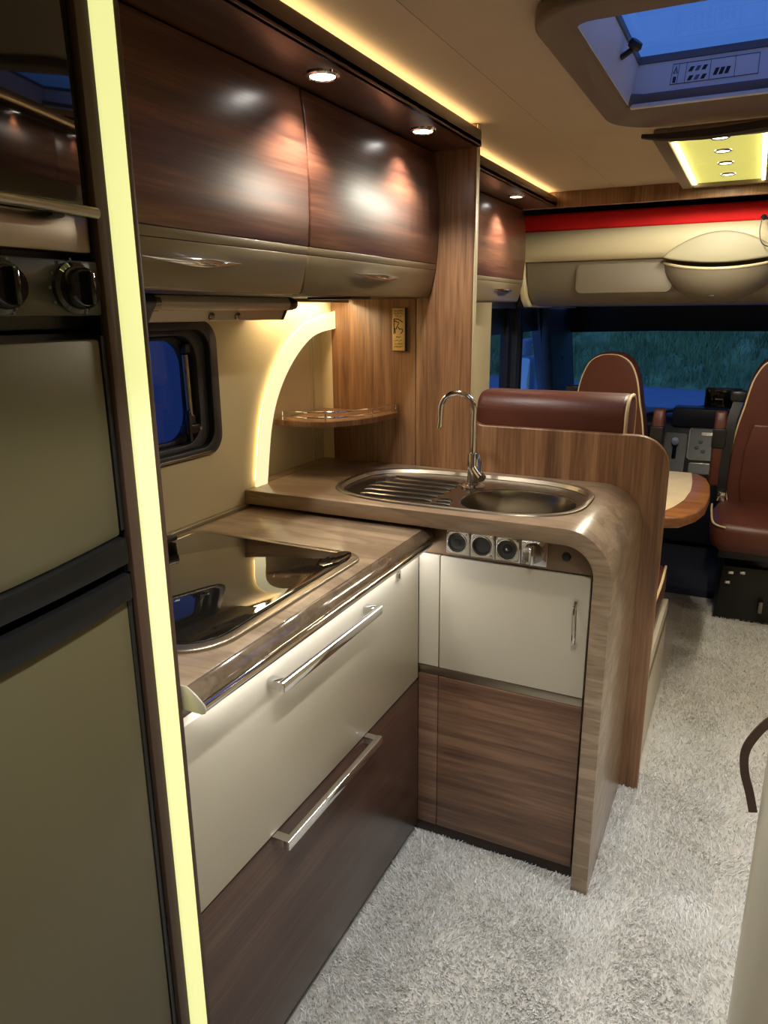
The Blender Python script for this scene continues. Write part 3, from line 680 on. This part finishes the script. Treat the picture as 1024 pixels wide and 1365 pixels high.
# instruction sticker on the far inner wall
def onwall(u, v, d=.0):   # u along x from left, v up
    a = fq[3].lerp(fq[2], 0); L_ = fq[3]; Rr = fq[2]; bL, bR = fq[0], fq[1]
    # q order for i==2 : lo right, lo left, hi left, hi right
    loL, loR, hiL, hiR = fq[1], fq[0], fq[2], fq[3]
    p = loL.lerp(loR, u).lerp(hiL.lerp(hiR, u), v)
    n = (loR-loL).cross(hiL-loL).normalized(); n = n if n.y < 0 else -n
    return p + n*d
def wquad(name, u0, u1, v0, v1, d, mat, par, skew=0):
    bm = bmesh.new(); vv = [bm.verts.new(onwall(u, v, d)) for u, v in ((u0, v0), (u1, v0), (u1+skew, v1), (u0+skew, v1))]
    f = bm.faces.new(vv); r = bmesh.ops.extrude_face_region(bm, geom=[f])
    n = onwall(.5, .5, d+.0006)-onwall(.5, .5, d)
    bmesh.ops.translate(bm, vec=n, verts=[g for g in r['geom'] if isinstance(g, bmesh.types.BMVert)])
    return finish(name, bm, mat, par, smooth=False)
stk = wquad('instruction_label', .17, .56, .42, .90, .0005, 'white_plastic', ht)
for u in (.17, .20, .235, .345, .455, .558): wquad('label_line', u, u+.002, .42, .90, .0012, 'ink', stk)
for v in (.42, .89): wquad('label_line', .17, .56, v, v+.012, .0012, 'ink', stk)
tri = [onwall(.178, .68, .0013), onwall(.196, .68, .0013), onwall(.187, .84, .0013)]
finish('warning_triangle', bm_sweep(tri, circ(.0012, 5), closed=True), 'ink', stk, smooth=False)
wquad('label_line', .1862, .1882, .72, .79, .0012, 'ink', stk)
wquad('label_icon', .180, .194, .46, .60, .0012, 'ink', stk)
for k, u in enumerate((.255, .285, .315)):
    for v in (.47, .68):
        wquad('label_icon', u-.009, u+.009, v, v+.11, .0012, 'grey_plastic' if (k+int(v*10)) % 2 else 'ink', stk, skew=.01)
for u in (.37, .395, .42): wquad('label_icon', u-.009, u+.008, .52, .68, .0012, 'ink', stk, skew=.01)
lt = tube('latch', [(ix0+.008, iy1-.21, CZ+.02), (ix0+.032, iy1-.205, CZ+.035)], .006, 'black', ht, 10)
lathe('latch_knob', [(.0, 0), (.013, .002), (.016, .009), (.013, .018), (0, .02)], (ix0+.030, iy1-.205, CZ+.034), 'black', lt, (.6, -.3, .75), 16)
# folded blind hanging from the far edge
fl = []
fp = [(-.335, 2.275, 1.905), (-.27, 2.275, 1.898), (-.16, 2.275, 1.896), (-.04, 2.275, 1.902), (.10, 2.275, 1.910), (.20, 2.275, 1.93)]
fps = spline(fp, 5)
bm = bm_sweep(fps, [(-.020, -.010), (.018, -.009), (.020, .009), (-.018, .010)], scale=[.45+.55*min(1, k/9) for k in range(len(fps))])
set_tags(finish('hatch_blind', bm, 'dark_fabric'), 'dark folded fabric blind sagging along the far edge of the roof hatch', 'blind')
downlight('tiny bright light peeping above the sagging hatch blind', *at(895, 166, 2, 1.942).xy, CZ-.0, 1.2, 150, .022, None, 'lens_small')

def ceiling_lamp(label, PX0, PX1, PY0, PY1, spots, energy, beam=160, col=(1, .92, .76)):
    xm = (PX0+PX1)/2+.003
    lp = thing('ceiling_lamp', label, 'ceiling light', (xm, (PY0+PY1)/2, CZ-.032))
    for (a, b, c, d) in ((PX0, PX0+.04, PY0, PY1), (PX1-.04, PX1, PY0, PY1), (PX0+.0402, PX1-.0402, PY0, PY0+.04), (PX0+.0402, PX1-.0402, PY1-.014, PY1)):
        box('frame', a, b, c, d, CZ-.032, CZ-.0005, 'hatch_trim', lp, bev=.004)
    ym = PY0+.573*(PY1-PY0)
    box('panel', PX0+.041, PX1-.041, PY0+.041, ym-.0015, CZ-.016, CZ-.010, 'lamp_panel', lp, bev=.001)
    box('panel', PX0+.041, PX1-.041, ym+.0015, PY1-.015, CZ-.016, CZ-.010, 'lamp_panel', lp, bev=.001)
    for a in (PX0+.042, PX1-.054): box('light_strip', a, a+.012, PY0+.045, PY1-.018, CZ-.022, CZ-.0165, 'led_yellow', lp, bev=0)
    for yy in spots:
        s_ = lathe('spot_ring', [(.020, 0), (.021, .004), (.024, .005), (.028, .003), (.0285, 0)], (xm, yy, CZ-.0162), 'chrome', lp, (0, 0, -1))
        lathe('spot_lens', [(.0195, 0), (.0195, .003), (.012, .0045), (0, .005)], (xm, yy, CZ-.0162), 'lens_small', s_, (0, 0, -1), 20)
        spot_lamp(lp, (xm, yy, CZ-.03), energy, beam, .2, col, .02)
ceiling_lamp('yellow-lit rectangular ceiling lamp panel with four small spots near the cab', -.325, .015, 2.42, 3.395, (2.531, 2.740, 2.961, 3.204), 11, 174)
ceiling_lamp('added ceiling lamp panel with four small spots, out of view, brightening the near aisle', -.325, .015, .05, 1.02, (.16, .37, .59, .83), 13, 92, (.95, .97, 1))  # added lamp out of view, lifts the light on carpet and fridge
struct(box('trim_1', WX+.0005, RW-.0005, 3.432, 3.458, 1.885, CZ-.0005, 'walnut_v', bev=.003), 'walnut cross beam at the end of the ceiling', 'trim')

# ------------------------------------------------------------------ dinette
bn = thing('dinette_bench', 'brown leather dinette bench with rolled backrest behind the wooden divider', 'bench', (-.70, 2.45, 0))
box('base', WX+.002, -.182, BY+.028, 2.86, 0, .36, 'cream', bn, bev=.004)
box('base_strip', -.1815, -.176, BY+.03, 2.86, .30, .312, 'steel_brushed', bn, bev=0)
box('seat_cushion', WX+.004, -.196, 2.28, 2.88, .362, .50, 'leather', bn, bev=.04, seg=4)
sc_ = tube('seat_piping', spline([(-.204, 2.30, .49), (-.198, 2.6, .492), (-.204, 2.86, .49)], 4), .005, 'piping', bn, 8)
box('backrest', -.742, -.286, BY+.030, 2.30, .45, 1.10, 'leather', bn, bev=.03, seg=3)
rl = rrect(BY+.029, BY+.205, 1.055, 1.212, [.06, .06, .03, .05], 6)
r_ = prism('headroll', rl, 0, -.744, -.292, 'leather', bn, bev=.018, seg=4)
ins = [(a+(BY+.117-a)*.06, b+(1.134-b)*.06) for a, b in rl]
tube('piping', [(-.2965, a, b) for a, b in ins], .0055, 'piping', r_, 8, closed=True)
tube('seam', [(-.73, BY+.0325, 1.165), (-.31, BY+.0325, 1.155)], .002, 'leather', r_, 6)

tb = thing('dinette_table', 'dinette table with cream top and honey-wood rim', 'table', (-.55, 3.25, 0))
top = [(-1.1, 2.805), (-.235, 2.80), (-.170, 2.83), (-.118, 2.94), (-.094, 3.06), (-.088, 3.25), (-.098, 3.45), (-.120, 3.58), (-.16, 3.66), (-.22, 3.68), (-1.1, 3.68)]
prism('rim', top, 2, .655, .700, 'table_edge', tb, bev=.010, seg=3)
inl = [(-1.09, 2.835), (-.250, 2.835), (-.205, 2.97), (-.178, 3.10), (-.166, 3.28), (-.172, 3.46), (-.190, 3.655), (-1.09, 3.655)]
prism('inlay', inl, 2, .7002, .7030, 'table_top', tb, bev=.0008)
lathe('column', [(.17, 0), (.17, .015), (.04, .03), (.035, .06), (.035, .654)], (-.62, 3.22, 0), 'steel', tb)

def captain_seat(label, loc, rotz, mirror=1):
    t = thing('captain_seat', label, 'seat', loc, rotz, 'swivel seats in the driver cab')
    k = dict(local=True)
    h = [(.19, .50), (.215, .60), (.215, .72), (.195, .90), (.170, 1.02), (.158, 1.09), (.140, 1.16), (.105, 1.225), (.055, 1.257)]
    outl = [(a, b) for a, b in h] + [(0, 1.264)] + [(-a, b) for a, b in h[::-1]]
    outl = [(p.x, p.y) for p in spline([(a, b, 0) for a, b in outl], 4)]
    bk = prism('backrest', outl, 1, -.035, .095, 'leather', t, bev=.035, seg=4, angle=60, **k)
    tube('piping', [(a*.965, -.028, .5+(b-.5)*.985) for a, b in outl], .0055, 'piping', bk, 8, **k)
    mid = [(.135, .52), (.15, .62), (.145, .80), (.12, .93)]
    pl = [(a, b) for a, b in mid] + [(-a, b) for a, b in mid[::-1]]
    prism('back_pad', pl, 1, -.055, -.030, 'leather', bk, bev=.012, seg=3, angle=60, **k)
    cu = [(.23, -.52), (.262, -.44), (.265, -.20), (.235, .0), (-.235, .0), (-.265, -.20), (-.262, -.44), (-.23, -.52), (0, -.545)]
    cs = prism('cushion', cu, 2, .395, .535, 'leather', t, bev=.045, seg=4, angle=60, **k)
    tube('piping', spline([(-.262, -.06, .510), (-.262, -.25, .515), (-.25, -.46, .517), (-.20, -.520, .517)], 4), .005, 'piping', cs, 8, **k)
    tube('piping', spline([(.262, -.06, .510), (.262, -.25, .515), (.25, -.46, .517), (.20, -.520, .517)], 4), .005, 'piping', cs, 8, **k)
    for s_ in (-1, 1):
        x = s_*.265
        a = prism('armrest', [(-.055, .60), (.03, .60), (.045, .75), (.04, .93), (.015, .985), (-.03, .985), (-.05, .93), (-.06, .75)], 0, x-.028, x+.028, 'leather', t, bev=.014, seg=3, angle=60, **k)
        box('armrest_hinge', x-.032, x+.032, -.066, -.01, .80, .90, 'black', a, bev=.008, **k)
    box('frame', -.22, .22, -.44, .02, .345, .394, 'black', t, bev=.01, **k)
    lathe('swivel', [(.17, .30), (.17, .345)], (0, -.2, 0), 'black', t, **k)
    prism('pedestal', [(-.21, .0), (.21, .0), (.19, .30), (-.19, .30)], 1, -.40, .02, 'black', t, bev=.01, **k)
    for (xx, zz) in ((-.15, .27), (-.16, .22), (-.10, .275), (.05, .20)): box('bolt', xx-.012, xx+.012, -.412, -.398, zz-.008, zz+.008, 'chrome', t, bev=.003, **k)
    box('lever', -.02, 0, -.46, -.40, .10, .16, 'steel', t, bev=.006, **k)
    # belt
    b = bm_sweep([(-.19, .02, 1.06), (-.215, -.045, .95), (-.225, -.062, .75), (-.225, -.05, .56)], [(-.022, -.0015), (.022, -.0015), (.022, .0015), (-.022, .0015)], up=Vector((0, 1, 0)))
    bl = finish('seat_belt', b, 'black', t, **k)
    box('belt_guide', -.235, -.155, -.01, .05, 1.03, 1.085, 'black', bl, bev=.015, **k)
    box('buckle', -.245, -.205, -.075, -.045, .53, .58, 'chrome', bl, bev=.006, **k)
    return t
captain_seat('brown leather swivel seat with cream piping beside the gear console, cushion in view', (.165, 4.06, -.03), math.radians(2))
captain_seat('brown leather swivel seat showing only its domed back above the dinette bench', (-.655, 4.02, -.03), math.radians(-2))

# ------------------------------------------------------------------ cab front
db = thing('dashboard', 'black dashboard with gear console below the windscreen', 'dashboard', (-.2, 5.2, -.03))
prism('top', [(4.98, .60), (4.95, .74), (5.02, .80), (5.40, .79), (5.95, .70), (5.95, .45), (5.05, .45)], 0, -1.20, .80, 'dash', db, bev=.02, seg=3)
prism('console', [(4.80, .30), (4.78, .46), (4.90, .76), (5.0, .80), (5.1, .80), (5.1, .0), (4.84, .0)], 0, -.47, -.05, 'dash', db, bev=.02, seg=3)
def on_console(x, z, d=0):    # sloping console face between (4.78,.46) and (4.90,.76)
    return Vector((x, 4.78+(z-.46)*.4 - d, z))
def cons_plate(name, x0, x1, z0, z1, th, mat, par, r=.015):
    pts = rrect(x0, x1, z0, z1, r, 4); bm = bmesh.new()
    va = [bm.verts.new(on_console(a, b, -.002)) for a, b in pts]; vb = [bm.verts.new(on_console(a, b, th)) for a, b in pts]
    bm.faces.new(va); bm.faces.new(vb[::-1])
    for i in range(len(pts)): bm.faces.new((va[i], vb[i], vb[(i+1) % len(pts)], va[(i+1) % len(pts)]))
    return finish(name, bm, mat, par)
gp = cons_plate('gear_recess', -.43, -.30, .47, .70, .004, 'black', db)
gl = tube('gear_lever', [on_console(-.365, .55, 0), on_console(-.362, .63, .05)], .012, 'black', db, 12)
lathe('gear_knob', [(0, -.022), (.016, -.018), (.022, 0), (.018, .016), (0, .022)], on_console(-.362, .66, .06), 'white_plastic', gl, (0, -.5, 1), 20)
cpn = cons_plate('switch_panel', -.29, -.09, .55, .74, .006, 'black', db)
pp = [on_console(a, b, .008) for a, b in rrect(-.288, -.092, .552, .738, .02, 5)]
tube('panel_bezel', pp, .0035, 'piping', cpn, 6, closed=True)
for (a, b) in ((-.24, .62), (-.20, .60), (-.22, .655)): lathe('switch', [(.012, 0), (.010, .008), (0, .009)], on_console(a, b, .005), 'dark_plastic', cpn, (0, -1, .3), 14)
cons_plate('switch', -.135, -.115, .60, .65, .012, 'piping', cpn, .004)
cons_plate('switch', -.22, -.13, .695, .715, .010, 'chrome', cpn, .004)
tr = cons_plate('storage_tray', -.27, -.09, .47, .53, .004, 'black', db)
tube('tray_bezel', [on_console(a, b, .005) for a, b in rrect(-.27, -.09, .47, .53, .012, 4)], .003, 'steel', tr, 6, closed=True)
lathe('air_vent', [(.034, 0), (.034, .01), (.028, .012), (.027, .004), (0, .004)], (-.50, 4.945, .70), 'steel', db, (0, -1, 0))
for dz in (-.012, 0, .012): box('vent_slat', -.524, -.476, 4.934, 4.939, .70+dz-.002, .70+dz+.002, 'dash_grey', db, bev=0)
box('instrument_box', -.40, -.08, 4.86, 5.02, .74, .86, 'dash', db, bev=.015)
scn = thing('navigation_screen', 'black flat navigation screen standing on the dashboard', 'screen', (-.13, 4.90, .86))
box('housing', -.225, -.02, 4.885, 4.905, .862, .985, 'black', scn, bev=.006)
box('display', -.215, -.03, 4.8835, 4.8855, .872, .975, 'black_gloss', scn, bev=.0008)
box('top_edge', -.215, -.03, 4.884, 4.906, .984, .9875, 'dash_grey', scn, bev=.001)
tw = bm_sweep([(-.56, 5.0, .795), (-.2, 4.99, .862), (.1, 5.0, .85)], circ(.010, 8))
finish('grab_bar', tw, 'black', db)

# windscreen
ws = thing('window_3', 'wide windscreen with black header blind at the front of the cab', 'window', (-.2, 5.7, .7), kind='structure')
def slab(name, pts, n, th, mat, par):
    bm = bmesh.new(); n = Vector(n).normalized()*th
    va = [bm.verts.new(Vector(p)) for p in pts]; vb = [bm.verts.new(Vector(p)+n) for p in pts]
    bm.faces.new(va); bm.faces.new(vb[::-1])
    for i in range(len(pts)): bm.faces.new((va[i], vb[i], vb[(i+1) % len(pts)], va[(i+1) % len(pts)]))
    return finish(name, bm, mat, par, smooth=False)
slab('pane', [(-1.26, 5.93, .62), (.86, 5.93, .62), (.86, 5.50, 1.50), (-1.26, 5.50, 1.50)], (0, 1, .5), .006, 'pane_clear', ws)
slab('header_blind', [(-1.20, 5.50, 1.292), (-.6, 5.50, 1.305), (.82, 5.50, 1.305), (.82, 5.44, 1.50), (-1.24, 5.44, 1.50)], (0, 1, .3), .02, 'black', ws)
struct(box('wall_front', -1.36, .96, 5.93, 5.99, -.12, .66, 'dash', bev=0), 'dark bulkhead under the windscreen', 'wall')
struct(box('ceiling_cab', -1.36, .96, 3.46, 6.0, CZ+.04, CZ+.09, 'dark_fabric', bev=0), 'dark ceiling void over the cab', 'ceiling')
for nm_, xa, xb in (('wall_cab_left', -1.33, -1.27), ('wall_cab_right', RW+.05, RW+.11)):
    lab = 'grey-blue cab side with window beside the dinette' if xa < 0 else 'grey-blue cab side opposite the dinette'
    o = prism(nm_, [(3.752, -.12), (5.93, -.12), (5.93, .62), (5.40, CZ+.04), (3.752, CZ+.04)], 0, xa, xb, 'grey_plastic',
              holes=[[(3.80, .72), (5.20, .72), (5.16, .88), (4.82, 1.46), (3.80, 1.46)]])
    struct(o, lab, 'wall')
sw = thing('window_2', 'cab side window with dark frame bars and a view of the outside mirror', 'window', (-1.3, 4.4, .72), kind='structure')
slab('pane', [(-1.32, 3.78, .70), (-1.32, 5.22, .70), (-1.32, 4.84, 1.48), (-1.32, 3.78, 1.48)], (1, 0, 0), .005, 'pane_clear', sw)
box('frame_bar', -1.312, -1.262, 4.165, 4.235, .72, 1.46, 'rubber', sw, bev=.006)
box('frame_bar', -1.312, -1.250, 4.30, 4.37, .72, 1.46, 'dash_grey', sw, bev=.008)
box('frame_bar', -1.312, -1.262, 4.42, 4.47, .72, 1.46, 'rubber', sw, bev=.006)
box('top_shade', -1.300, -1.285, 3.80, 4.95, 1.318, 1.46, 'black', sw, bev=.003)
struct(prism('trim_2', [(5.19, .62), (5.90, .62), (5.52, 1.47), (4.84, 1.47)], 0, -1.27, -1.205, 'dash_grey', bev=.02, seg=3), 'slanting blue-grey windscreen pillar', 'trim')
struct(prism('trim_3', [(5.19, .62), (5.90, .62), (5.52, 1.47), (4.84, 1.47)], 0, .79, .86, 'grey_plastic', bev=.02, seg=3), 'slanting windscreen pillar on the far side of the cab', 'trim')
lh = lathe('pillar_hole', [(.012, 0), (.012, .004), (.006, .005), (0, .003)], (-1.2055, 5.30, 1.12), 'black', None, (1, 0, 0), 12)
set_tags(lh, 'small black screw cover on the windscreen pillar', 'cover')

# drop-down bed over the cab
bd = thing('drop_bed', 'cream drop-down bed housing over the cab with taupe underside', 'bed', (-.15, 4.0, 1.47))
fp = [(3.66, 1.812), (3.645, 1.79), (3.640, 1.75), (3.650, 1.71), (3.672, 1.680), (3.70, 1.676)]
body = fp + [(3.72, 1.62), (3.76, 1.54), (3.83, 1.485), (3.95, 1.472), (5.30, 1.472), (5.30, 1.812)]
prism('housing', fp + [(5.30, 1.676), (5.30, 1.812)], 0, -1.05, .70, 'housing', bd, bev=.006, ang=50, angle=50)
prism('underside', [(3.705, 1.675), (3.725, 1.60), (3.77, 1.525), (3.85, 1.480), (3.95, 1.470), (5.35, 1.470), (5.35, 1.675)], 0, -1.045, .69, 'taupe', bd, bev=.004, ang=50, angle=50)
prism('inset_panel', rrect(-.80, -.36, 1.525, 1.660, .03, 5), 1, 3.700, 3.7195, 'taupe', bd, bev=.006)
cheek = [(3.66, 1.81), (3.648, 1.75), (3.66, 1.68), (3.70, 1.60), (3.76, 1.50), (3.82, 1.465), (4.6, 1.465), (4.6, 1.81)]
prism('cheek', cheek, 0, -1.085, -1.051, 'housing', bd, bev=.010, seg=3, ang=50, angle=50)
CXB, CR = -.17, .235
lens = [(CXB-CR+2*CR*i/16, 1.672+.102*math.sin(PI*i/16)**.8) for i in range(17)] + [(CXB+CR-2*CR*i/16, 1.668-.026*math.sin(PI*i/16)) for i in range(1, 16)]
prism('bowl_face', lens, 1, 3.618, 3.648, 'bowl_cream', bd, bev=.010, seg=3)
bowl = []
for k in range(9):
    a = k/8*PI/2; rr = math.cos(a); z = 1.634-.158*math.sin(a)
    bowl.append([Vector((CXB+CR*1.04*rr*math.cos(t), 3.760-.185*max(rr, .05)*math.sin(t), z+(-.02*abs(math.sin(t))*(1-k/8)+ .024*math.cos(t)**2*(1-k/8)))) for t in [2*PI*i/40 for i in range(40)]])
loft(bowl, 'bowl', 'taupe', bd, angle=70)
tube('bowl_lip', [(p.x, p.y, p.z+.003) for p in bowl[0][:21]], .006, 'housing', bd, 8)
box('slot', CXB-.04, CXB-.005, 3.628, 3.640, 1.503, 1.507, 'black', bd, bev=.001)
mt = box('mattress', -1.12, .70, 3.662, 5.25, 1.8125, 1.89, 'red_fabric', bev=.012, seg=3)
set_tags(mt, 'bright red mattress edge on the drop-down bed', 'mattress')
# curved blue-grey window surround left of the bed
q = [(-1.265, 1.46)] + [(-1.265+.33*math.sin(t)**.9, 1.46+.175*math.cos(t)) for t in [i/12*PI/2 for i in range(13)]]
sr = prism('trim_4', [(a, b) for a, b in q], 1, 4.30, 4.42, 'grey_plastic', bev=.01, seg=2)
struct(sr, 'curved blue-grey corner moulding below the drop-down bed', 'trim')
rd = thing('reading_lamp', 'small black clip lamp with hanging cord on the drop-down bed', 'lamp', at(1018, 300, 1, 3.57))
c = at(1016, 292, 1, 3.57)
lathe('clip', [(0, 0), (.010, .002), (.012, .012), (.006, .02), (0, .021)], c, 'black', rd, (.6, -.2, .6), 14)
tube('arm', [c+Vector((.0, 0, .006)), c+Vector((.05, 0, -.004)), c+Vector((.09, .0, .0))], .005, 'black', rd, 8)
tube('cord', spline([c, c+Vector((-.002, -.002, -.05)), c+Vector((.012, -.003, -.095)), c+Vector((.05, -.002, -.11)), c+Vector((.09, .0, -.10))], 6), .0022, 'black', rd, 6)

# ------------------------------------------------------------------ near right: end panel and strap
ep = thing('end_panel', 'cream rounded end panel standing beside the aisle carpet', 'panel', (.45, 1.0, 0))
prism('board', rrect(.080, RW-.001, .955, 1.02, [.02, .028, .028, .02], 8), 2, 0, 1.0, 'cream', ep, bev=.006)
stp_ = bm_sweep(spline([at(1004, 1082, 1, .985), at(999, 1055, 1, .985), at(993, 1030, 1, .985), at(993, 1005, 1, .985), at(1003, 985, 1, .985), at(1026, 962, 1, .985), at(1060, 945, 1, .985)], 6), [(-.0055, -.002), (.0055, -.002), (.0055, .002), (-.0055, .002)], up=Vector((0, 1, 0)))
so = finish('strap', stp_, 'strap'); set_tags(so, 'dark brown leather strap looping beside the cream end panel', 'strap')

# ------------------------------------------------------------------ outside
struct(box('road', -60, 40, 6.2, 80, -.90, -.80, 'asphalt', bev=0), 'blue-lit asphalt road outside the windscreen', 'road')
b0 = at(760, 508, 2, -.8); b1 = at(1000, 525, 2, -.8)
dirv = (b1-b0); dirv.z = 0; dirv.normalize(); nrm = Vector((-dirv.y, dirv.x, 0))
bm = bmesh.new(); nx, ny = 90, 26; G = []
for j in range(ny):
    row = []
    for i in range(nx):
        p = b0 + dirv*((i/(nx-1)-.45)*60) + nrm*(j/(ny-1)*14)
        h = .55*j/(ny-1)*14 + (.25*math.sin(i*1.7+j)+.2*math.sin(i*.63-j*1.1)+random.uniform(-.12, .12))*min(1, j/4)
        row.append(bm.verts.new((p.x, p.y, -.82+h)))
    G.append(row)
for j in range(ny-1):
    for i in range(nx-1): bm.faces.new((G[j][i], G[j][i+1], G[j+1][i+1], G[j+1][i]))
hill = finish('hillside', bm, 'grass'); set_tags(hill, 'dim grassy bank rising beyond the road', 'hillside', kind='structure')
# grass blades on the bank
N = 9000; u = rng.uniform(-8, 26, N); w = rng.uniform(.0, 3.2, N); hh = rng.uniform(.15, .6, N)
P0 = np.array(b0)[None]+np.outer(u, np.array(dirv))+np.outer(w, np.array(nrm)); P0[:, 2] = -.80+.55*w
ang = rng.uniform(0, 2*PI, N); wd = .035
V = np.empty((N, 3, 3)); V[:, 0] = P0; V[:, 1] = P0; V[:, 2] = P0
V[:, 0, 0] += wd*np.cos(ang); V[:, 0, 1] += wd*np.sin(ang); V[:, 1, 0] -= wd*np.cos(ang); V[:, 1, 1] -= wd*np.sin(ang)
V[:, 2, 2] += hh; V[:, 2, 0] += rng.normal(0, .12, N); V[:, 2, 1] += rng.normal(0, .12, N)
me = bpy.data.meshes.new('tall_grass'); me.from_pydata(V.reshape(-1, 3).tolist(), [], np.arange(N*3).reshape(-1, 3).tolist())
go = finish_me('tall_grass', me, 'grass', smooth=False); set_tags(go, 'tall grass covering the bank beyond the road', 'grass', kind='stuff')
def shrub(label, c, r, h, n=420):
    t = thing('shrub', label, 'shrub', c, group='shrubs on the bank beyond the road')
    d = rng.normal(size=(n, 3)); d /= np.linalg.norm(d, axis=1)[:, None]; d[:, 2] = np.abs(d[:, 2])*.9+.05
    rad = rng.uniform(.55, 1, n)[:, None]; Pp = d*rad*np.array([r, r, h]); s = rng.uniform(.06, .16, n)*r
    V = np.repeat(Pp[:, None], 3, 1)+rng.normal(size=(n, 3, 3))*s[:, None, None]
    me = bpy.data.meshes.new('foliage'); me.from_pydata(V.reshape(-1, 3).tolist(), [], np.arange(n*3).reshape(-1, 3).tolist())
    finish_me('foliage', me, 'bush', t, smooth=False, local=True)
    tube('stem', [(0, 0, -.1), (.02, 0, h*.6)], .04*r, 'trim_brown', t, 6, local=True)
for i in range(14):
    u_, w_ = -9+i*2.6+random.uniform(-.15, .15), random.uniform(4.3, 5.6)
    p = b0+dirv*u_+nrm*w_; p.z = -.85+.55*w_
    shrub('dark leafy shrub growing on the grassy bank', p, random.uniform(.8, 1.05), random.uniform(1.0, 2.0))
mr = thing('door_mirror', 'pale outside door mirror seen through the cab side window', 'mirror', (-1.62, 5.25, .75))
mp_ = at(697, 500, 0, -1.62)
prism('shell', rrect(-1.70, -1.54, mp_.z-.20, mp_.z+.155, .04, 6), 1, mp_.y-.02, mp_.y+.09, 'body_white', mr, bev=.02, seg=3)
prism('glass', rrect(-1.685, -1.555, mp_.z-.18, mp_.z+.135, .03, 6), 1, mp_.y-.0235, mp_.y-.0205, 'chrome', mr, bev=.001)
lathe('arm', [(.05, 0), (.055, .05), (.04, .11), (0, .13)], (-1.62, mp_.y+.03, mp_.z+.155), 'body_white', mr)
tube('bracket', spline([(-1.62, mp_.y+.05, mp_.z+.26), (-1.5, mp_.y+.0, mp_.z+.30), (-1.332, 5.0, mp_.z+.52)], 4), .025, 'body_white', mr, 10)

# ------------------------------------------------------------------ carpet pile
def carpet():
    rects = [(-.712, -.226, .80, 1.645, 60000), (-.226, .075, .80, 2.2, 52000), (-.166, .085, 2.2, 3.9, 30000), (.075, .55, 1.03, 2.4, 26000), (.085, .75, 2.4, 3.9, 14000)]
    P = []
    for x0, x1, y0, y1, d in rects:
        n = int((x1-x0)*(y1-y0)*d); P.append(np.c_[rng.uniform(x0, x1, n), rng.uniform(y0, y1, n)])
    P = np.concatenate(P); n = len(P)
    edge = 3.80+.03*np.sin(P[:, 0]*9)-.16*np.clip(P[:, 0], 0, 1)
    P = P[P[:, 1] < edge]; n = len(P)
    f = np.zeros(n); g = np.zeros(n)
    for k in range(14):
        kx, ky = rng.normal(0, 9+k*1.3, 2); ph = rng.uniform(0, 6.28, 2)
        f += np.sin(P[:, 0]*kx+P[:, 1]*ky+ph[0]); g += np.sin(P[:, 0]*ky-P[:, 1]*kx+ph[1])
    lean = np.c_[f, g]/10*.010 + rng.normal(0, .0042, (n, 2))
    a = rng.uniform(0, PI, n); w = rng.uniform(.0010, .0019, n); h = rng.uniform(.005, .008, n)
    V = np.zeros((n, 4, 3)); dx = np.c_[np.cos(a)*w, np.sin(a)*w]
    V[:, 0, :2] = P-dx; V[:, 1, :2] = P+dx; V[:, 2, :2] = P+dx*.8+lean; V[:, 3, :2] = P-dx*.8+lean
    V[:, 2:, 2] = h[:, None]; V[:, :2, 2] = -.003
    me = bpy.data.meshes.new('carpet_pile'); me.vertices.add(n*4); me.vertices.foreach_set('co', V.ravel())
    me.loops.add(n*4); me.loops.foreach_set('vertex_index', np.arange(n*4, dtype=np.int32))
    me.polygons.add(n); me.polygons.foreach_set('loop_start', np.arange(0, n*4, 4, dtype=np.int32))
    try: me.polygons.foreach_set('loop_total', np.full(n, 4, dtype=np.int32))
    except Exception: pass
    me.update(calc_edges=True)
    at_ = me.attributes.new('tone', 'FLOAT', 'POINT'); at_.data.foreach_set('value', np.repeat(rng.uniform(0, 1, n), 4).astype(np.float32))
    m, t, b = base_mat('carpet_pile')
    an = t.nodes.new('ShaderNodeAttribute'); an.attribute_name = 'tone'
    r = t.nodes.new('ShaderNodeValToRGB'); r.color_ramp.elements[0].color = srgb(214, 212, 206); r.color_ramp.elements[1].color = srgb(240, 240, 238)
    t.links.new(an.outputs['Fac'], r.inputs[0]); t.links.new(r.outputs[0], b.inputs['Base Color'])
    b.inputs['Roughness'].default_value = .85; b.inputs['Sheen Weight'].default_value = .2
    o = finish_me('carpet_pile', me, 'carpet_pile', FLOOR, smooth=False); o['kind'] = 'stuff'
carpet()
